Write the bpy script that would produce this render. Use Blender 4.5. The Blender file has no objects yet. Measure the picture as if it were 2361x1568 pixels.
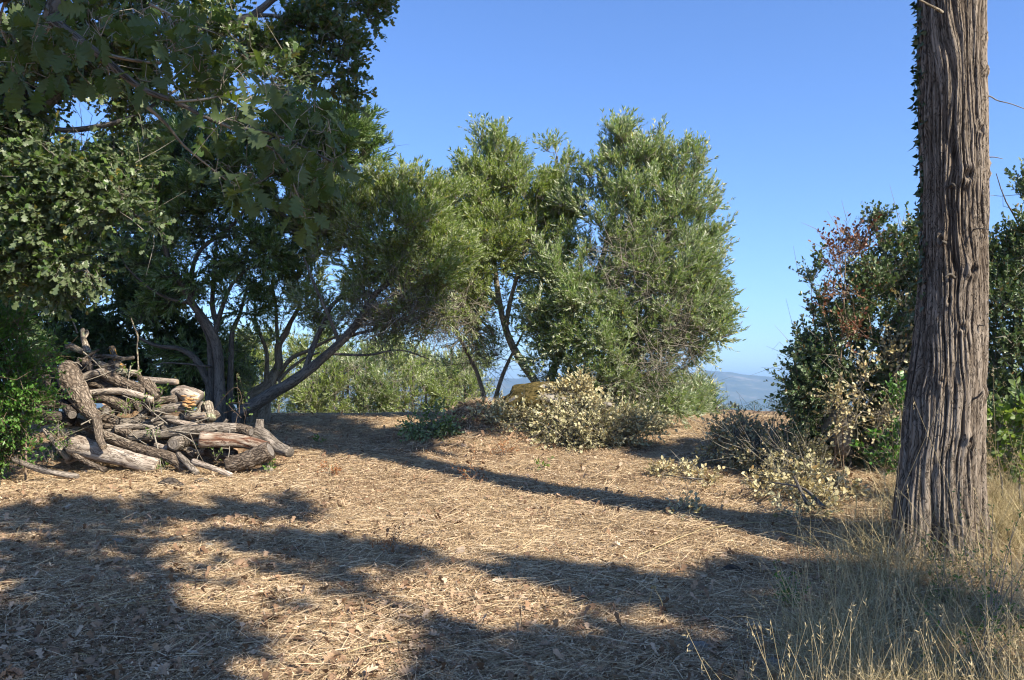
import bpy, math, random
import numpy as np
from mathutils import Vector, Matrix

random.seed(7)
RNG = np.random.default_rng(11)
S = bpy.context.scene
COL = S.collection

# ------------------------------------------------------------------ camera, sky, sun
F_PX, CX, CY, HZ = 2007.0, 1180.5, 784.0, 895.0       # focal length in units of a 2361 px wide frame
PITCH = math.atan((HZ - CY) / F_PX)
EYE = 1.55
cam_d = bpy.data.cameras.new("camera")
cam_d.sensor_width = 36.0
cam_d.lens = 36.0 * F_PX / 2361.0
cam_d.clip_start, cam_d.clip_end = 0.05, 40000
cam = bpy.data.objects.new("camera", cam_d)
COL.objects.link(cam)
cam.location = (0, 0, EYE)
cam.rotation_euler = (math.pi / 2 + PITCH, 0, 0)
S.camera = cam

SUN_EL = math.radians(37.0)
SUN_AZ = math.atan2(0.77, -0.638)                     # clockwise from +Y
TO_SUN = Vector((math.sin(SUN_AZ) * math.cos(SUN_EL), math.cos(SUN_AZ) * math.cos(SUN_EL), math.sin(SUN_EL)))
w = bpy.data.worlds.new("World")
S.world = w
w.use_nodes = True
wn = w.node_tree
sky = wn.nodes.new("ShaderNodeTexSky")
sky.sky_type = 'NISHITA'
sky.sun_disc = False
sky.sun_elevation = SUN_EL
sky.sun_rotation = SUN_AZ
sky.altitude = 200
sky.air_density = 1.0
sky.dust_density = 0.35
sky.ozone_density = 2.6
wn.nodes["Background"].inputs["Strength"].default_value = 0.073
wb = wn.nodes.new("ShaderNodeMix")                     # the camera's white balance, over the whole sky
wb.data_type, wb.blend_type = 'RGBA', 'MULTIPLY'
wb.inputs[0].default_value = 1.0
wb.inputs[7].default_value = (0.80, 1.02, 1.42, 1)
wn.links.new(sky.outputs[0], wb.inputs[6])
wn.links.new(wb.outputs[2], wn.nodes["Background"].inputs["Color"])
sun_d = bpy.data.lights.new("sun", 'SUN')
sun_d.energy = 5.0
sun_d.angle = math.radians(0.53)
sun_d.color = (1.0, 0.91, 0.77)
sun = bpy.data.objects.new("sun", sun_d)
COL.objects.link(sun)
sun.location = (20, -25, 30)
sun.rotation_euler = (-TO_SUN).to_track_quat('-Z', 'Y').to_euler()
S.view_settings.view_transform = 'Standard'
S.view_settings.look = 'None'
S.view_settings.gamma = 1.0
S.view_settings.use_curve_mapping = False
S.view_settings.exposure = 1.24
S.cycles.use_denoising = True
S.cycles.max_bounces = 6
S.cycles.diffuse_bounces = 4
S.cycles.pixel_filter_type = 'BLACKMAN_HARRIS'
S.cycles.filter_width = 1.15
S.cycles.glossy_bounces = 2
S.cycles.transmission_bounces = 3
S.cycles.volume_bounces = 0

# ------------------------------------------------------------------ helpers: pixels, terrain, noise
_ca, _sa = math.cos(PITCH), math.sin(PITCH)


def DM(d):
    """station along the clearing -> metres from the camera (the clearing climbs at about 11 %)"""
    return 2.056 / (1.817 / d + 0.052) if 4.0 < d < 100 else d


def P(px, py, d):
    """world point on the sight line of a photograph point at station d"""
    return PR(px, py, DM(d))


def PR(px, py, d):
    X, Y = (px - CX) / F_PX, (CY - py) / F_PX
    dy, dz = _ca - Y * _sa, _sa + Y * _ca
    return np.array((X * d / dy, d, EYE + dz * d / dy))


def _h(ix, iy, iz, seed):
    v = np.sin(ix * 127.1 + iy * 311.7 + iz * 74.7 + seed * 19.19) * 43758.5453
    return v - np.floor(v)


def vn3(x, y, z, seed=0, perx=0):
    x, y, z = np.broadcast_arrays(np.asarray(x, float), np.asarray(y, float), np.asarray(z, float))
    ix, iy, iz = np.floor(x), np.floor(y), np.floor(z)
    fx, fy, fz = x - ix, y - iy, z - iz
    fx, fy, fz = [t * t * (3 - 2 * t) for t in (fx, fy, fz)]
    jx = ix + 1
    if perx:
        ix, jx = np.mod(ix, perx), np.mod(jx, perx)
    r = 0
    for dy, wy in ((0, 1 - fy), (1, fy)):
        for dz, wz in ((0, 1 - fz), (1, fz)):
            r = r + wy * wz * ((1 - fx) * _h(ix, iy + dy, iz + dz, seed) + fx * _h(jx, iy + dy, iz + dz, seed))
    return r * 2 - 1


def fbm(x, y, z, seed=0, o=4, perx=0):
    r, a = 0, 1.0
    for k in range(o):
        f = 2 ** k
        r = r + a * vn3(x * f, y * f, z * f, seed + k, perx * f)
        a *= 0.5
    return r


def sstep(a, b, x):
    t = np.clip((x - a) / (b - a), 0, 1)
    return t * t * (3 - 2 * t)


MOUNDS = []                                            # (x, y, height, radius)


def H(x, y):
    x, y = np.asarray(x, float), np.asarray(y, float)
    s = y - 12.4
    base = np.maximum(0.11 * (y - 4.6), -0.12)
    roll = 0.858 + 0.11 * s - 0.0136 * s * s
    fall = 0.220 - 0.216 * (s - 12)
    h = np.where(s < 0, base, np.where(s < 12, roll, np.maximum(fall, -92.0)))
    near = 1 - sstep(25, 60, np.hypot(x, y))
    h = h + near * (0.05 * vn3(x * 0.5, y * 0.5, 0, 3) + 0.022 * vn3(x * 1.7, y * 1.7, 0, 4) + 0.008 * vn3(x * 6, y * 6, 0, 5))
    h = h + near * 0.16 * sstep(1.9, 3.6, x) * (1 - sstep(8, 11, y))
    for mx, my, mh, mr in MOUNDS:
        h = h + mh * np.exp(-((x - mx) ** 2 + (y - my) ** 2) / (mr * mr))
    far = sstep(350, 900, y)
    h = h + far * 6 * vn3(x / 700, y / 700, 0, 8)
    return h


def G(px, py):
    """terrain point seen at a photograph point"""
    for d in np.arange(3.0, 60.0, 0.03):
        p = PR(px, py, d)
        if p[2] <= H(p[0], p[1]):
            return p
    return PR(px, py, 60)


_pc = P(330, 1000, 12.9)
MOUNDS.append((_pc[0] - 0.15, DM(13.9), 0.60, 0.62))
MOUNDS.append((_pc[0] - 0.75, DM(13.9), 0.35, 0.55))
MOUNDS.append((_pc[0] + 0.6, DM(13.6), 0.25, 0.5))
_bc = P(1190, 960, 15.9)
MOUNDS.append((_bc[0] - 0.25, DM(15.6), 0.34, 1.05))
MOUNDS.append((P(1090, 950, 15.4)[0], DM(15.4), 0.22, 0.5))


def nrm(v):
    return v / np.maximum(np.linalg.norm(v, axis=-1, keepdims=True), 1e-9)


# ------------------------------------------------------------------ helpers: meshes and objects
class Acc:
    def __init__(s):
        s.V, s.F, s.R, s.M, s.B, s.n = [], [], [], [], [], 0

    def add(s, V, F, rnd=0.5, mat=0, bark=None):
        V = np.asarray(V, np.float64).reshape(-1, 3)
        F = np.asarray(F, np.int64)
        s.V.append(V)
        s.B.append(V if bark is None else np.asarray(bark, float).reshape(-1, 3))
        s.F.append(F + s.n)
        s.R.append(np.broadcast_to(np.asarray(rnd, float), (len(V),)))
        s.M.append(np.full(len(F), mat))
        s.n += len(V)


LOC = {}


def build(name, acc, mats, parent=None, smooth=True, loc=None):
    if not acc.V:
        return None
    V = np.concatenate(acc.V)
    origin = np.array(loc if loc is not None else (LOC[parent.name] if parent else (0, 0, 0)), float)
    me = bpy.data.meshes.new(name)
    me.vertices.add(len(V))
    me.vertices.foreach_set("co", (V - origin).astype(np.float32).ravel())
    loops = np.concatenate([f.ravel() for f in acc.F])
    tot = np.concatenate([np.full(len(f), f.shape[1]) for f in acc.F])
    me.loops.add(len(loops))
    me.loops.foreach_set("vertex_index", loops.astype(np.int32))
    me.polygons.add(len(tot))
    me.polygons.foreach_set("loop_start", (np.cumsum(tot) - tot).astype(np.int32))
    if not isinstance(mats, (list, tuple)):
        mats = [mats]
    for m in mats:
        me.materials.append(m)
    me.polygons.foreach_set("material_index", np.concatenate(acc.M).astype(np.int32))
    me.polygons.foreach_set("use_smooth", np.full(len(tot), smooth))
    a = me.attributes.new("rnd", 'FLOAT', 'POINT')
    a.data.foreach_set("value", np.concatenate(acc.R).astype(np.float32))
    if any(m.get("bark") for m in mats):
        a = me.attributes.new("straight", 'FLOAT_VECTOR', 'POINT')
        a.data.foreach_set("vector", np.concatenate(acc.B).astype(np.float32).ravel())
    me.update(calc_edges=True)
    o = bpy.data.objects.new(name, me)
    COL.objects.link(o)
    if parent:
        o.parent = parent
    else:
        o.location = origin
        LOC[o.name] = origin
    return o


def thing(name, label, cat, loc=(0, 0, 0), group=None):
    o = bpy.data.objects.new(name, None)
    o.empty_display_size = 0.1
    COL.objects.link(o)
    o.location = loc
    LOC[o.name] = np.array(loc, float)
    tag(o, label, cat, group)
    return o


def tag(o, label, cat, group=None, kind=None):
    o["label"], o["category"] = label, cat
    if group:
        o["group"] = group
    if kind:
        o["kind"] = kind
    return o


def stuff(o):
    o["kind"] = "stuff"
    return o


def tubes(Pn, R, n=5):
    """batch of tubes: Pn (N,k,3), R (N,k)"""
    Pn, R = np.asarray(Pn, float), np.asarray(R, float)
    N, k, _ = Pn.shape
    T = nrm(np.gradient(Pn, axis=1))
    ref = np.tile(np.array((0.31, 0.52, 0.79)), (N, 1))
    mt = nrm(Pn[:, -1] - Pn[:, 0])
    bad = np.abs((mt * ref).sum(1)) > 0.85
    ref[bad] = (0.8, -0.6, 0.05)
    A = nrm(np.cross(T, ref[:, None]))
    B = np.cross(T, A)
    th = np.arange(n) * 2 * math.pi / n
    V = Pn[:, :, None] + R[:, :, None, None] * (np.cos(th)[None, None, :, None] * A[:, :, None] + np.sin(th)[None, None, :, None] * B[:, :, None])
    i, j = np.meshgrid(np.arange(k - 1), np.arange(n), indexing='ij')
    j2 = (j + 1) % n
    q = np.stack([i * n + j, i * n + j2, (i + 1) * n + j2, (i + 1) * n + j], -1).reshape(-1, 4)
    Fc = (q[None] + (np.arange(N) * k * n)[:, None, None]).reshape(-1, 4)
    return V.reshape(-1, 3), Fc


def leaf_tpl(kind):
    if kind == 'narrow':
        v = [(0, 0, 0), (.42, .5, .05), (1, 0, -.03), (.42, -.5, .05)]
        f = [(0, 1, 2), (0, 2, 3)]
    elif kind == 'oval':
        v = [(0, 0, 0), (.28, .45, .05), (.72, .42, .03), (1, 0, -.04), (.72, -.42, .03), (.28, -.45, .05)]
        f = [(0, 1, 2, 3), (0, 3, 4, 5)]
    elif kind == 'lobed':                              # oak leaf, few faces
        st = [(0, .03), (.20, .24), (.32, .12), (.50, .44), (.62, .20), (.80, .42), (1, .04)]
        v, f = lobes(st, 0.05)
    elif kind == 'oak':                                # oak leaf, close to the camera
        st = [(0, .015), (.10, .02), (.17, .13), (.25, .20), (.29, .09), (.36, .28), (.43, .37), (.47, .15), (.55, .36), (.64, .46),
              (.67, .19), (.75, .34), (.83, .36), (.86, .17), (.93, .20), (1.0, .03)]
        v, f = lobes(st, 0.08)
    elif kind == 'ivy':
        v = [(0, 0, 0), (.1, .5, .02), (.45, .32, 0), (1, 0, -.05), (.45, -.32, 0), (.1, -.5, .02)]
        f = [(0, 1, 2, 3), (0, 3, 4, 5)]
    return np.array(v, float), [np.array([q for q in f if len(q) == s]) for s in (3, 4) if any(len(q) == s for q in f)]


def lobes(st, fold):
    k = len(st)
    v, f = [], []
    for u, hw in st:
        v += [(u, 0, -.10 * u * u), (u + .07 * (hw > .3), hw, fold * hw * 3 - .12 * u * u), (u + .07 * (hw > .3), -hw, fold * hw * 3 - .12 * u * u)]
    for i in range(k - 1):
        a, b = 3 * i, 3 * i + 3
        f += [(a, a + 1, b + 1, b), (a, b, b + 2, a + 2)]
    return v, f


TPL = {k: leaf_tpl(k) for k in ('narrow', 'oval', 'lobed', 'oak', 'ivy')}


def add_leaves(acc, pos, d, n, L, W, tpl='narrow', rnd=None, mat=0, curl=None):
    tv, tf = TPL[tpl]
    N = len(pos)
    d = nrm(d)
    s = nrm(np.cross(n, d))
    n = np.cross(d, s)
    L, W = np.broadcast_to(L, (N,)), np.broadcast_to(W, (N,))
    c = 0 if curl is None else curl[:, None] * (tv[:, 0] ** 2)[None] + 0 * tv[None, :, 0]
    off = tv[None, :, 2] + c
    V = pos[:, None] + L[:, None, None] * (tv[None, :, 0, None] * d[:, None] + np.asarray(off)[..., None] * n[:, None]) \
        + W[:, None, None] * tv[None, :, 1, None] * s[:, None]
    k = len(tv)
    r = np.repeat(RNG.random(N) if rnd is None else rnd, k)
    base = acc.n
    first = True
    for f in tf:
        Fc = (f[None] + (np.arange(N) * k)[:, None, None]).reshape(-1, f.shape[1])
        if first:
            acc.add(V, Fc, r, mat)
            first = False
        else:
            acc.F.append(Fc + base)
            acc.M.append(np.full(len(Fc), mat))


# ------------------------------------------------------------------ materials
class NT:
    def __init__(s, name):
        s.m = bpy.data.materials.new(name)
        s.m.use_nodes = True
        s.t = s.m.node_tree
        s.t.nodes.clear()
        s.out = s.t.nodes.new("ShaderNodeOutputMaterial")

    def n(s, typ, **kw):
        nd = s.t.nodes.new("ShaderNode" + typ)
        for k, v in kw.items():
            if k in nd.inputs.keys():
                nd.inputs[k].default_value = v
            else:
                setattr(nd, k, v)
        return nd

    def l(s, a, b):
        s.t.links.new(a, b)

    def ramp(s, fac, stops):
        r = s.n("ValToRGB")
        e = r.color_ramp.elements
        while len(e) < len(stops):
            e.new(0.5)
        for q, (p, c) in zip(e, stops):
            q.position, q.color = p, (*c, 1)
        if fac is not None:
            s.l(fac, r.inputs[0])
        return r.outputs[0]

    def noise(s, scale, detail=4, vec=None, rough=0.55):
        nd = s.n("TexNoise", Scale=scale, Detail=detail, Roughness=rough)
        if vec is not None:
            s.l(vec, nd.inputs["Vector"])
        return nd.outputs["Fac"]

    def math(s, op, a, b=0.0):
        nd = s.n("Math", operation=op)
        for i, v in enumerate((a, b)):
            if isinstance(v, (int, float)):
                nd.inputs[i].default_value = v
            else:
                s.l(v, nd.inputs[i])
        return nd.outputs[0]

    def mix(s, fac, a, b, mode='MIX'):
        nd = s.n("Mix", data_type='RGBA', blend_type=mode)
        for i, v in ((0, fac), (6, a), (7, b)):
            if isinstance(v, (int, float)):
                nd.inputs[i].default_value = v
            elif isinstance(v, tuple):
                nd.inputs[i].default_value = (*v, 1)
            else:
                s.l(v, nd.inputs[i])
        return nd.outputs[2]


def leaf_mat(name, top, under, trans=(0.16, 0.24, 0.03), tfac=0.28, rough=0.42, spec=0.4):
    k = NT(name)
    at = k.n("Attribute", attribute_name="rnd").outputs["Fac"]
    oi = k.n("ObjectInfo").outputs["Random"]
    at = k.math('ADD', k.math('MULTIPLY', k.math('SUBTRACT', oi, .5), k.math('SUBTRACT', .5, k.math('ABSOLUTE', k.math('SUBTRACT', at, .5)))), at)
    c1, c2 = k.ramp(at, top), k.ramp(at, under)
    geo = k.n("NewGeometry")
    vein = k.noise(60, 2, k.n("TexCoord").outputs["Object"])
    col = k.mix(geo.outputs["Backfacing"], c1, c2)
    col = k.mix(0.25, col, k.ramp(vein, [(0.3, (0.6, 0.6, 0.6)), (0.7, (1.3, 1.3, 1.2))]), 'MULTIPLY')
    bs = k.n("BsdfPrincipled", Roughness=rough)
    bs.inputs["Specular IOR Level"].default_value = spec
    k.l(col, bs.inputs["Base Color"])
    tr = k.n("BsdfTranslucent")
    k.l(k.mix(0.5, col, trans), tr.inputs["Color"])
    mx = k.n("MixShader")
    mx.inputs[0].default_value = tfac
    k.l(bs.outputs[0], mx.inputs[1])
    k.l(tr.outputs[0], mx.inputs[2])
    k.l(mx.outputs[0], k.out.inputs[0])
    return k.m


def bark_mat(name, stops, scale=18, bump=0.5, lichen=None, lich_amt=0.62, attr_w=0.6, style='grain', crack=None, wid=1.0):
    """bark in the stem's own straightened coordinates: 'plate' = furrowed plates, 'grain' = long fibres and checks"""
    k = NT(name)
    k.m["bark"] = 1
    at = k.n("Attribute", attribute_name="rnd").outputs["Fac"]
    oc = k.n("Attribute", attribute_name="straight").outputs["Vector"]
    wob = k.n("TexNoise", Scale=7.0, Detail=2.0)
    k.l(oc, wob.inputs["Vector"])
    wv = k.n("VectorMath", operation='SCALE')
    k.l(wob.outputs["Color"], wv.inputs[0])
    wv.inputs["Scale"].default_value = .085
    ov = k.n("VectorMath", operation='ADD')
    k.l(oc, ov.inputs[0])
    k.l(wv.outputs[0], ov.inputs[1])

    def mapped(sx, sz):
        mp = k.n("Mapping")
        mp.inputs["Scale"].default_value = (sx, sx, sz)
        k.l(ov.outputs[0], mp.inputs["Vector"])
        return mp.outputs[0]
    if style == 'plate':
        vo = k.n("TexVoronoi", feature='DISTANCE_TO_EDGE', Scale=1.0, Randomness=1.0)
        k.l(mapped(38 / wid, 10.0 / wid), vo.inputs["Vector"])
        cr = k.ramp(vo.outputs["Distance"], [(.0, (0, 0, 0)), (.22, (1, 1, 1))])
        gr = k.noise(1.0, 5, mapped(90, 26), .7)
    else:
        n0 = k.noise(1.0, 3, mapped(42 / wid, 2.6 / wid), .6)
        cr = k.ramp(k.math('ABSOLUTE', k.math('SUBTRACT', n0, .5)), [(.0, (0, 0, 0)), (.045, (1, 1, 1))])
        gr = k.noise(1.0, 5, mapped(150, 9), .7)
    n1 = k.noise(scale * .4, 5, oc, .65)
    f = k.math('ADD', k.math('ADD', k.math('MULTIPLY', at, attr_w * .55), k.math('MULTIPLY', n1, .22)), k.math('MULTIPLY', gr, 1 - attr_w * .55 - .22))
    col = k.ramp(f, stops)
    dark = crack or tuple(c * .55 for c in stops[0][1])
    cf = k.n("MapRange")
    k.l(cr, cf.inputs[0])
    cf.inputs[3].default_value, cf.inputs[4].default_value = (.72 if style == 'plate' else .85), 0.0
    if lichen:
        n3 = k.noise(9.0, 5, oc, 0.7)
        fac = k.ramp(n3, [(lich_amt - 0.02, (0, 0, 0)), (lich_amt + 0.03, (1, 1, 1))])
        col = k.mix(fac, col, lichen)
    col = k.mix(cf.outputs[0], col, dark)
    bs = k.n("BsdfPrincipled", Roughness=0.9)
    bs.inputs["Specular IOR Level"].default_value = 0.15
    k.l(col, bs.inputs["Base Color"])
    bp = k.n("Bump", Strength=min(1.0, bump), Distance=0.012)
    k.l(k.math('ADD', k.math('MULTIPLY', cr, .75), k.math('MULTIPLY', gr, .6)), bp.inputs["Height"])
    k.l(bp.outputs[0], bs.inputs["Normal"])
    k.l(bs.outputs[0], k.out.inputs[0])
    return k.m


def dry_mat(name, stops, tfac=0.15, per_object=False, rough=0.75):
    k = NT(name)
    if per_object:
        at = k.n("ObjectInfo").outputs["Random"]
    else:
        at = k.n("Attribute", attribute_name="rnd").outputs["Fac"]
    col = k.ramp(at, stops)
    n = k.noise(45, 3, k.n("TexCoord").outputs["Object"])
    col = k.mix(0.5, col, k.ramp(n, [(0.3, (0.7, 0.68, 0.66)), (0.7, (1.2, 1.2, 1.2))]), 'MULTIPLY')
    bs = k.n("BsdfPrincipled", Roughness=rough)
    bs.inputs["Specular IOR Level"].default_value = 0.2
    k.l(col, bs.inputs["Base Color"])
    tr = k.n("BsdfTranslucent")
    k.l(col, tr.inputs["Color"])
    mx = k.n("MixShader")
    mx.inputs[0].default_value = tfac
    k.l(bs.outputs[0], mx.inputs[1])
    k.l(tr.outputs[0], mx.inputs[2])
    k.l(mx.outputs[0], k.out.inputs[0])
    return k.m


M_OLIVE = leaf_mat("olive_leaf", [(0, (0.159, 0.232, 0.052)), (.45, (0.207, 0.290, 0.064)), (.8, (0.293, 0.371, 0.092)), (.97, (0.390, 0.429, 0.138)), (1, (0.610, 0.487, 0.069))],
                   [(0, (0.329, 0.383, 0.207)), (1, (0.512, 0.545, 0.345))], trans=(.30, .40, .045), tfac=.44, rough=.36, spec=.5)
M_OLIVE_BLUE = leaf_mat("grey_olive_leaf", [(0, (0.140, 0.220, 0.069)), (.5, (0.189, 0.273, 0.086)), (.95, (0.281, 0.360, 0.138)), (1, (0.610, 0.487, 0.092))],
                        [(0, (0.354, 0.406, 0.253)), (1, (0.561, 0.580, 0.414))], trans=(.27, .38, .06), tfac=.42, rough=.34, spec=.5)
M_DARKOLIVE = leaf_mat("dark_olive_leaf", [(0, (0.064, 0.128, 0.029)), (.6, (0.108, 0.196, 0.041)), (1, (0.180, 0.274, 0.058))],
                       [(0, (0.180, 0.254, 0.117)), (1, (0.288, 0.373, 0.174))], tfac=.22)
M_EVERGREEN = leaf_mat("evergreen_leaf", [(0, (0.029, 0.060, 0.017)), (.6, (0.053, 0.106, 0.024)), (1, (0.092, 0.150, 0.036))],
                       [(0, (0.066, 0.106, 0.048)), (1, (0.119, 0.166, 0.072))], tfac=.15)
M_OAK = leaf_mat("oak_leaf", [(0, (0.051, 0.098, 0.021)), (.6, (0.082, 0.139, 0.031)), (.93, (0.123, 0.184, 0.049)), (1, (0.277, 0.226, 0.049))],
                 [(0, (0.087, 0.123, 0.054)), (1, (0.143, 0.175, 0.089))], tfac=.25, rough=.4)
M_OAKNEAR = leaf_mat("near_oak_leaf", [(0, (.035, .07, .022)), (.6, (.05, .09, .026)), (.93, (.075, .11, .03)), (1, (.17, .14, .035))],
                     [(0, (.055, .085, .032)), (1, (.085, .115, .05))], trans=(.22, .30, .02), tfac=.32, rough=.55, spec=.25)
M_KERMES = leaf_mat("kermes_leaf", [(0, (.055, .10, .042)), (.6, (.085, .145, .055)), (.95, (.14, .20, .08)), (1, (.30, .12, .05))],
                   [(0, (.12, .17, .085)), (1, (.19, .23, .13))], tfac=.2, rough=.38)
M_LENTISK = leaf_mat("lentisk_leaf", [(0, (0.034, 0.111, 0.016)), (.6, (0.057, 0.163, 0.020)), (1, (0.115, 0.247, 0.030))],
                     [(0, (0.069, 0.156, 0.030)), (1, (0.115, 0.221, 0.050))], tfac=.3, rough=.38)
M_WEED = leaf_mat("weed_leaf", [(0, (.07, .15, .02)), (.6, (.12, .22, .03)), (.95, (.22, .28, .05)), (1, (.5, .45, .1))],
                  [(0, (.10, .17, .05)), (1, (.17, .22, .08))], trans=(.3, .42, .04), tfac=.35)
M_IVY = leaf_mat("ivy_leaf", [(0, (.015, .035, .012)), (1, (.04, .07, .025))], [(0, (.05, .08, .03)), (1, (.08, .10, .05))], tfac=.1)
M_PALELEAF = leaf_mat("wilted_leaf", [(0, (.16, .155, .065)), (.35, (.27, .25, .12)), (.75, (.42, .37, .20)), (.95, (.54, .46, .27)), (1, (.38, .22, .10))],
                      [(0, (.36, .34, .19)), (1, (.54, .50, .31))], trans=(.4, .36, .12), tfac=.2, rough=.6)
M_DRYLEAF = leaf_mat("bleached_leaf", [(0, (.36, .30, .15)), (.5, (.46, .39, .20)), (1, (.42, .28, .12))],
                     [(0, (.46, .41, .23)), (1, (.56, .50, .30))], trans=(.5, .42, .15), tfac=.22, rough=.6)
M_RED = leaf_mat("red_leaf", [(0, (0.090, 0.028, 0.018)), (.6, (0.162, 0.055, 0.030)), (1, (0.234, 0.110, 0.045))], [(0, (0.198, 0.088, 0.050)), (1, (0.252, 0.143, 0.080))],
                 trans=(0.270, 0.066, 0.030), tfac=.25)
M_CYPRESS = leaf_mat("cypress_leaf", [(0, (.02, .04, .014)), (1, (.05, .08, .03))], [(0, (.03, .05, .02)), (1, (.06, .09, .03))], tfac=.08)
M_HAZETREE = leaf_mat("valley_leaf", [(0, (.03, .055, .02)), (1, (.07, .10, .035))], [(0, (.05, .07, .03)), (1, (.08, .10, .05))], tfac=.1)
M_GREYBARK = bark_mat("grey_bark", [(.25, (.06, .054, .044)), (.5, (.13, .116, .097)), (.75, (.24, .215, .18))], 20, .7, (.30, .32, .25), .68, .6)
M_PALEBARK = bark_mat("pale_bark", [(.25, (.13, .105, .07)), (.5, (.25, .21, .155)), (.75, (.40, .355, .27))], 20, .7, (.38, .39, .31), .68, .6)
M_TWIG = bark_mat("twig_bark", [(.2, (.17, .15, .115)), (.8, (.36, .32, .26))], 30, .2, None, .6, .5)
M_DARKTWIG = bark_mat("dark_twig", [(.2, (.05, .043, .035)), (.8, (.12, .105, .085))], 30, .2, None, .6, .5)
M_BROWNTWIG = bark_mat("brown_twig", [(.2, (.15, .105, .07)), (.8, (.30, .22, .15))], 30, .2, None, .6, .5)
M_CYPBARK = bark_mat("cypress_bark", [(.18, (.024, .018, .013)), (.40, (.074, .055, .039)), (.58, (.142, .112, .083)), (.80, (.30, .25, .195))], 26, .8, None, .6, .95, 'grain', (.018, .013, .010), .8)
M_LOG = [bark_mat("log_bark_grey", [(.25, (0.073, 0.061, 0.049)), (.48, (0.189, 0.159, 0.127)), (.70, (0.366, 0.317, 0.262))], 30, .9, None, .6, .6, 'grain', (0.022, 0.016, 0.012)),
         bark_mat("log_bark_brown", [(.25, (0.061, 0.048, 0.035)), (.48, (0.159, 0.123, 0.091)), (.70, (0.305, 0.250, 0.193))], 30, 1.0, (0.293, 0.305, 0.220), .72, .55, 'plate', (0.020, 0.013, 0.009)),
         bark_mat("log_weathered", [(.25, (0.140, 0.107, 0.083)), (.48, (0.305, 0.248, 0.198)), (.70, (0.512, 0.445, 0.366))], 30, .8, None, .6, .6, 'grain', (0.067, 0.044, 0.030), 1.3),
         bark_mat("log_reddish", [(.25, (0.061, 0.024, 0.015)), (.42, (0.146, 0.073, 0.046)), (.54, (0.256, 0.195, 0.144)), (.72, (0.464, 0.403, 0.329))], 24, .9, None, .6, .7, 'grain', (0.061, 0.017, 0.010), 1.6),
         bark_mat("log_orange_lichen", [(.25, (0.085, 0.063, 0.044)), (.48, (0.207, 0.159, 0.110)), (.70, (0.354, 0.287, 0.213))], 24, .8, (0.610, 0.293, 0.030), .50, .55, 'plate', (0.030, 0.020, 0.012)),
         bark_mat("log_dark", [(.25, (0.026, 0.021, 0.017)), (.48, (0.085, 0.070, 0.056)), (.70, (0.183, 0.152, 0.122))], 30, .9, None, .6, .6, 'plate', (0.012, 0.009, 0.007)),
         bark_mat("log_green_lichen", [(.25, (0.104, 0.083, 0.059)), (.48, (0.244, 0.201, 0.149)), (.70, (0.439, 0.378, 0.293))], 24, .8, (0.415, 0.439, 0.268), .57, .55, 'plate', (0.043, 0.032, 0.022))]
M_CUT = bark_mat("cut_wood", [(.2, (.19, .14, .095)), (.5, (.31, .245, .175)), (.8, (.43, .36, .27))], 25, .3, None, .6, .6)
M_CUTDARK = bark_mat("old_cut_wood", [(.2, (.10, .085, .07)), (.5, (.19, .165, .14)), (.8, (.30, .27, .23))], 25, .3, None, .6, .6)
M_FUNGUS = bark_mat("bracket_fungus", [(.2, (.36, .18, .07)), (.5, (.55, .33, .15)), (.8, (.68, .50, .28))], 25, .3, None, .6, .6)
M_STRAW = dry_mat("straw", [(0, (.18, .125, .072)), (.28, (.38, .275, .16)), (.68, (.59, .445, .265)), (1, (.73, .60, .41))])
M_CHAFF = dry_mat("chaff", [(0, (.15, .095, .055)), (.35, (.34, .23, .135)), (.75, (.55, .40, .25)), (1, (.68, .54, .37))])
M_GRASS = dry_mat("dry_grass", [(0, (.20, .175, .075)), (.3, (.34, .285, .14)), (.7, (.54, .44, .245)), (1, (.68, .57, .35))], .3)
M_LITTER = dry_mat("litter", [(0, (.14, .082, .048)), (.5, (.29, .18, .105)), (.85, (.42, .285, .18)), (1, (.52, .39, .27))])
M_FALLEN = dry_mat("fallen_oak_leaf", [(0, (.19, .115, .068)), (.5, (.32, .21, .13)), (.85, (.44, .32, .21)), (1, (.54, .44, .32))], .12, True)
M_BRACKEN = dry_mat("dead_bracken", [(0, (.20, .075, .03)), (.6, (.32, .14, .055)), (1, (.42, .22, .09))])


def rock_mat(name, moss):
    k = NT(name)
    oc = k.n("TexCoord").outputs["Object"]
    n = k.noise(14, 8, oc, .7)
    col = k.ramp(n, [(.3, (.11, .095, .075)), (.52, (.22, .195, .16)), (.72, (.36, .33, .28))])
    if moss:
        n2 = k.noise(1.9, 6, oc, .62)
        nz = k.n("SeparateXYZ")
        k.l(k.n("NewGeometry").outputs["Normal"], nz.inputs[0])
        f = k.ramp(n2, [(.40, (1, 1, 1)), (.555, (1, 1, 1)), (.60, (0, 0, 0))])
        mc = k.ramp(k.noise(22, 5, oc), [(.3, (.030, .025, .010)), (.5, (.085, .066, .022)), (.7, (.19, .14, .055))])
        col = k.mix(f, k.mix(.5, col, (.30, .275, .235)), mc)
    bs = k.n("BsdfPrincipled", Roughness=.95)
    bs.inputs["Specular IOR Level"].default_value = .1
    k.l(col, bs.inputs["Base Color"])
    bp = k.n("Bump", Strength=.8, Distance=.02)
    k.l(k.noise(28, 8, oc, .7), bp.inputs["Height"])
    k.l(bp.outputs[0], bs.inputs["Normal"])
    k.l(bs.outputs[0], k.out.inputs[0])
    return k.m


M_BOULDER, M_STONE = rock_mat("mossy_limestone", True), rock_mat("limestone", False)

M_BROWNROCK = M_STONE


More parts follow.
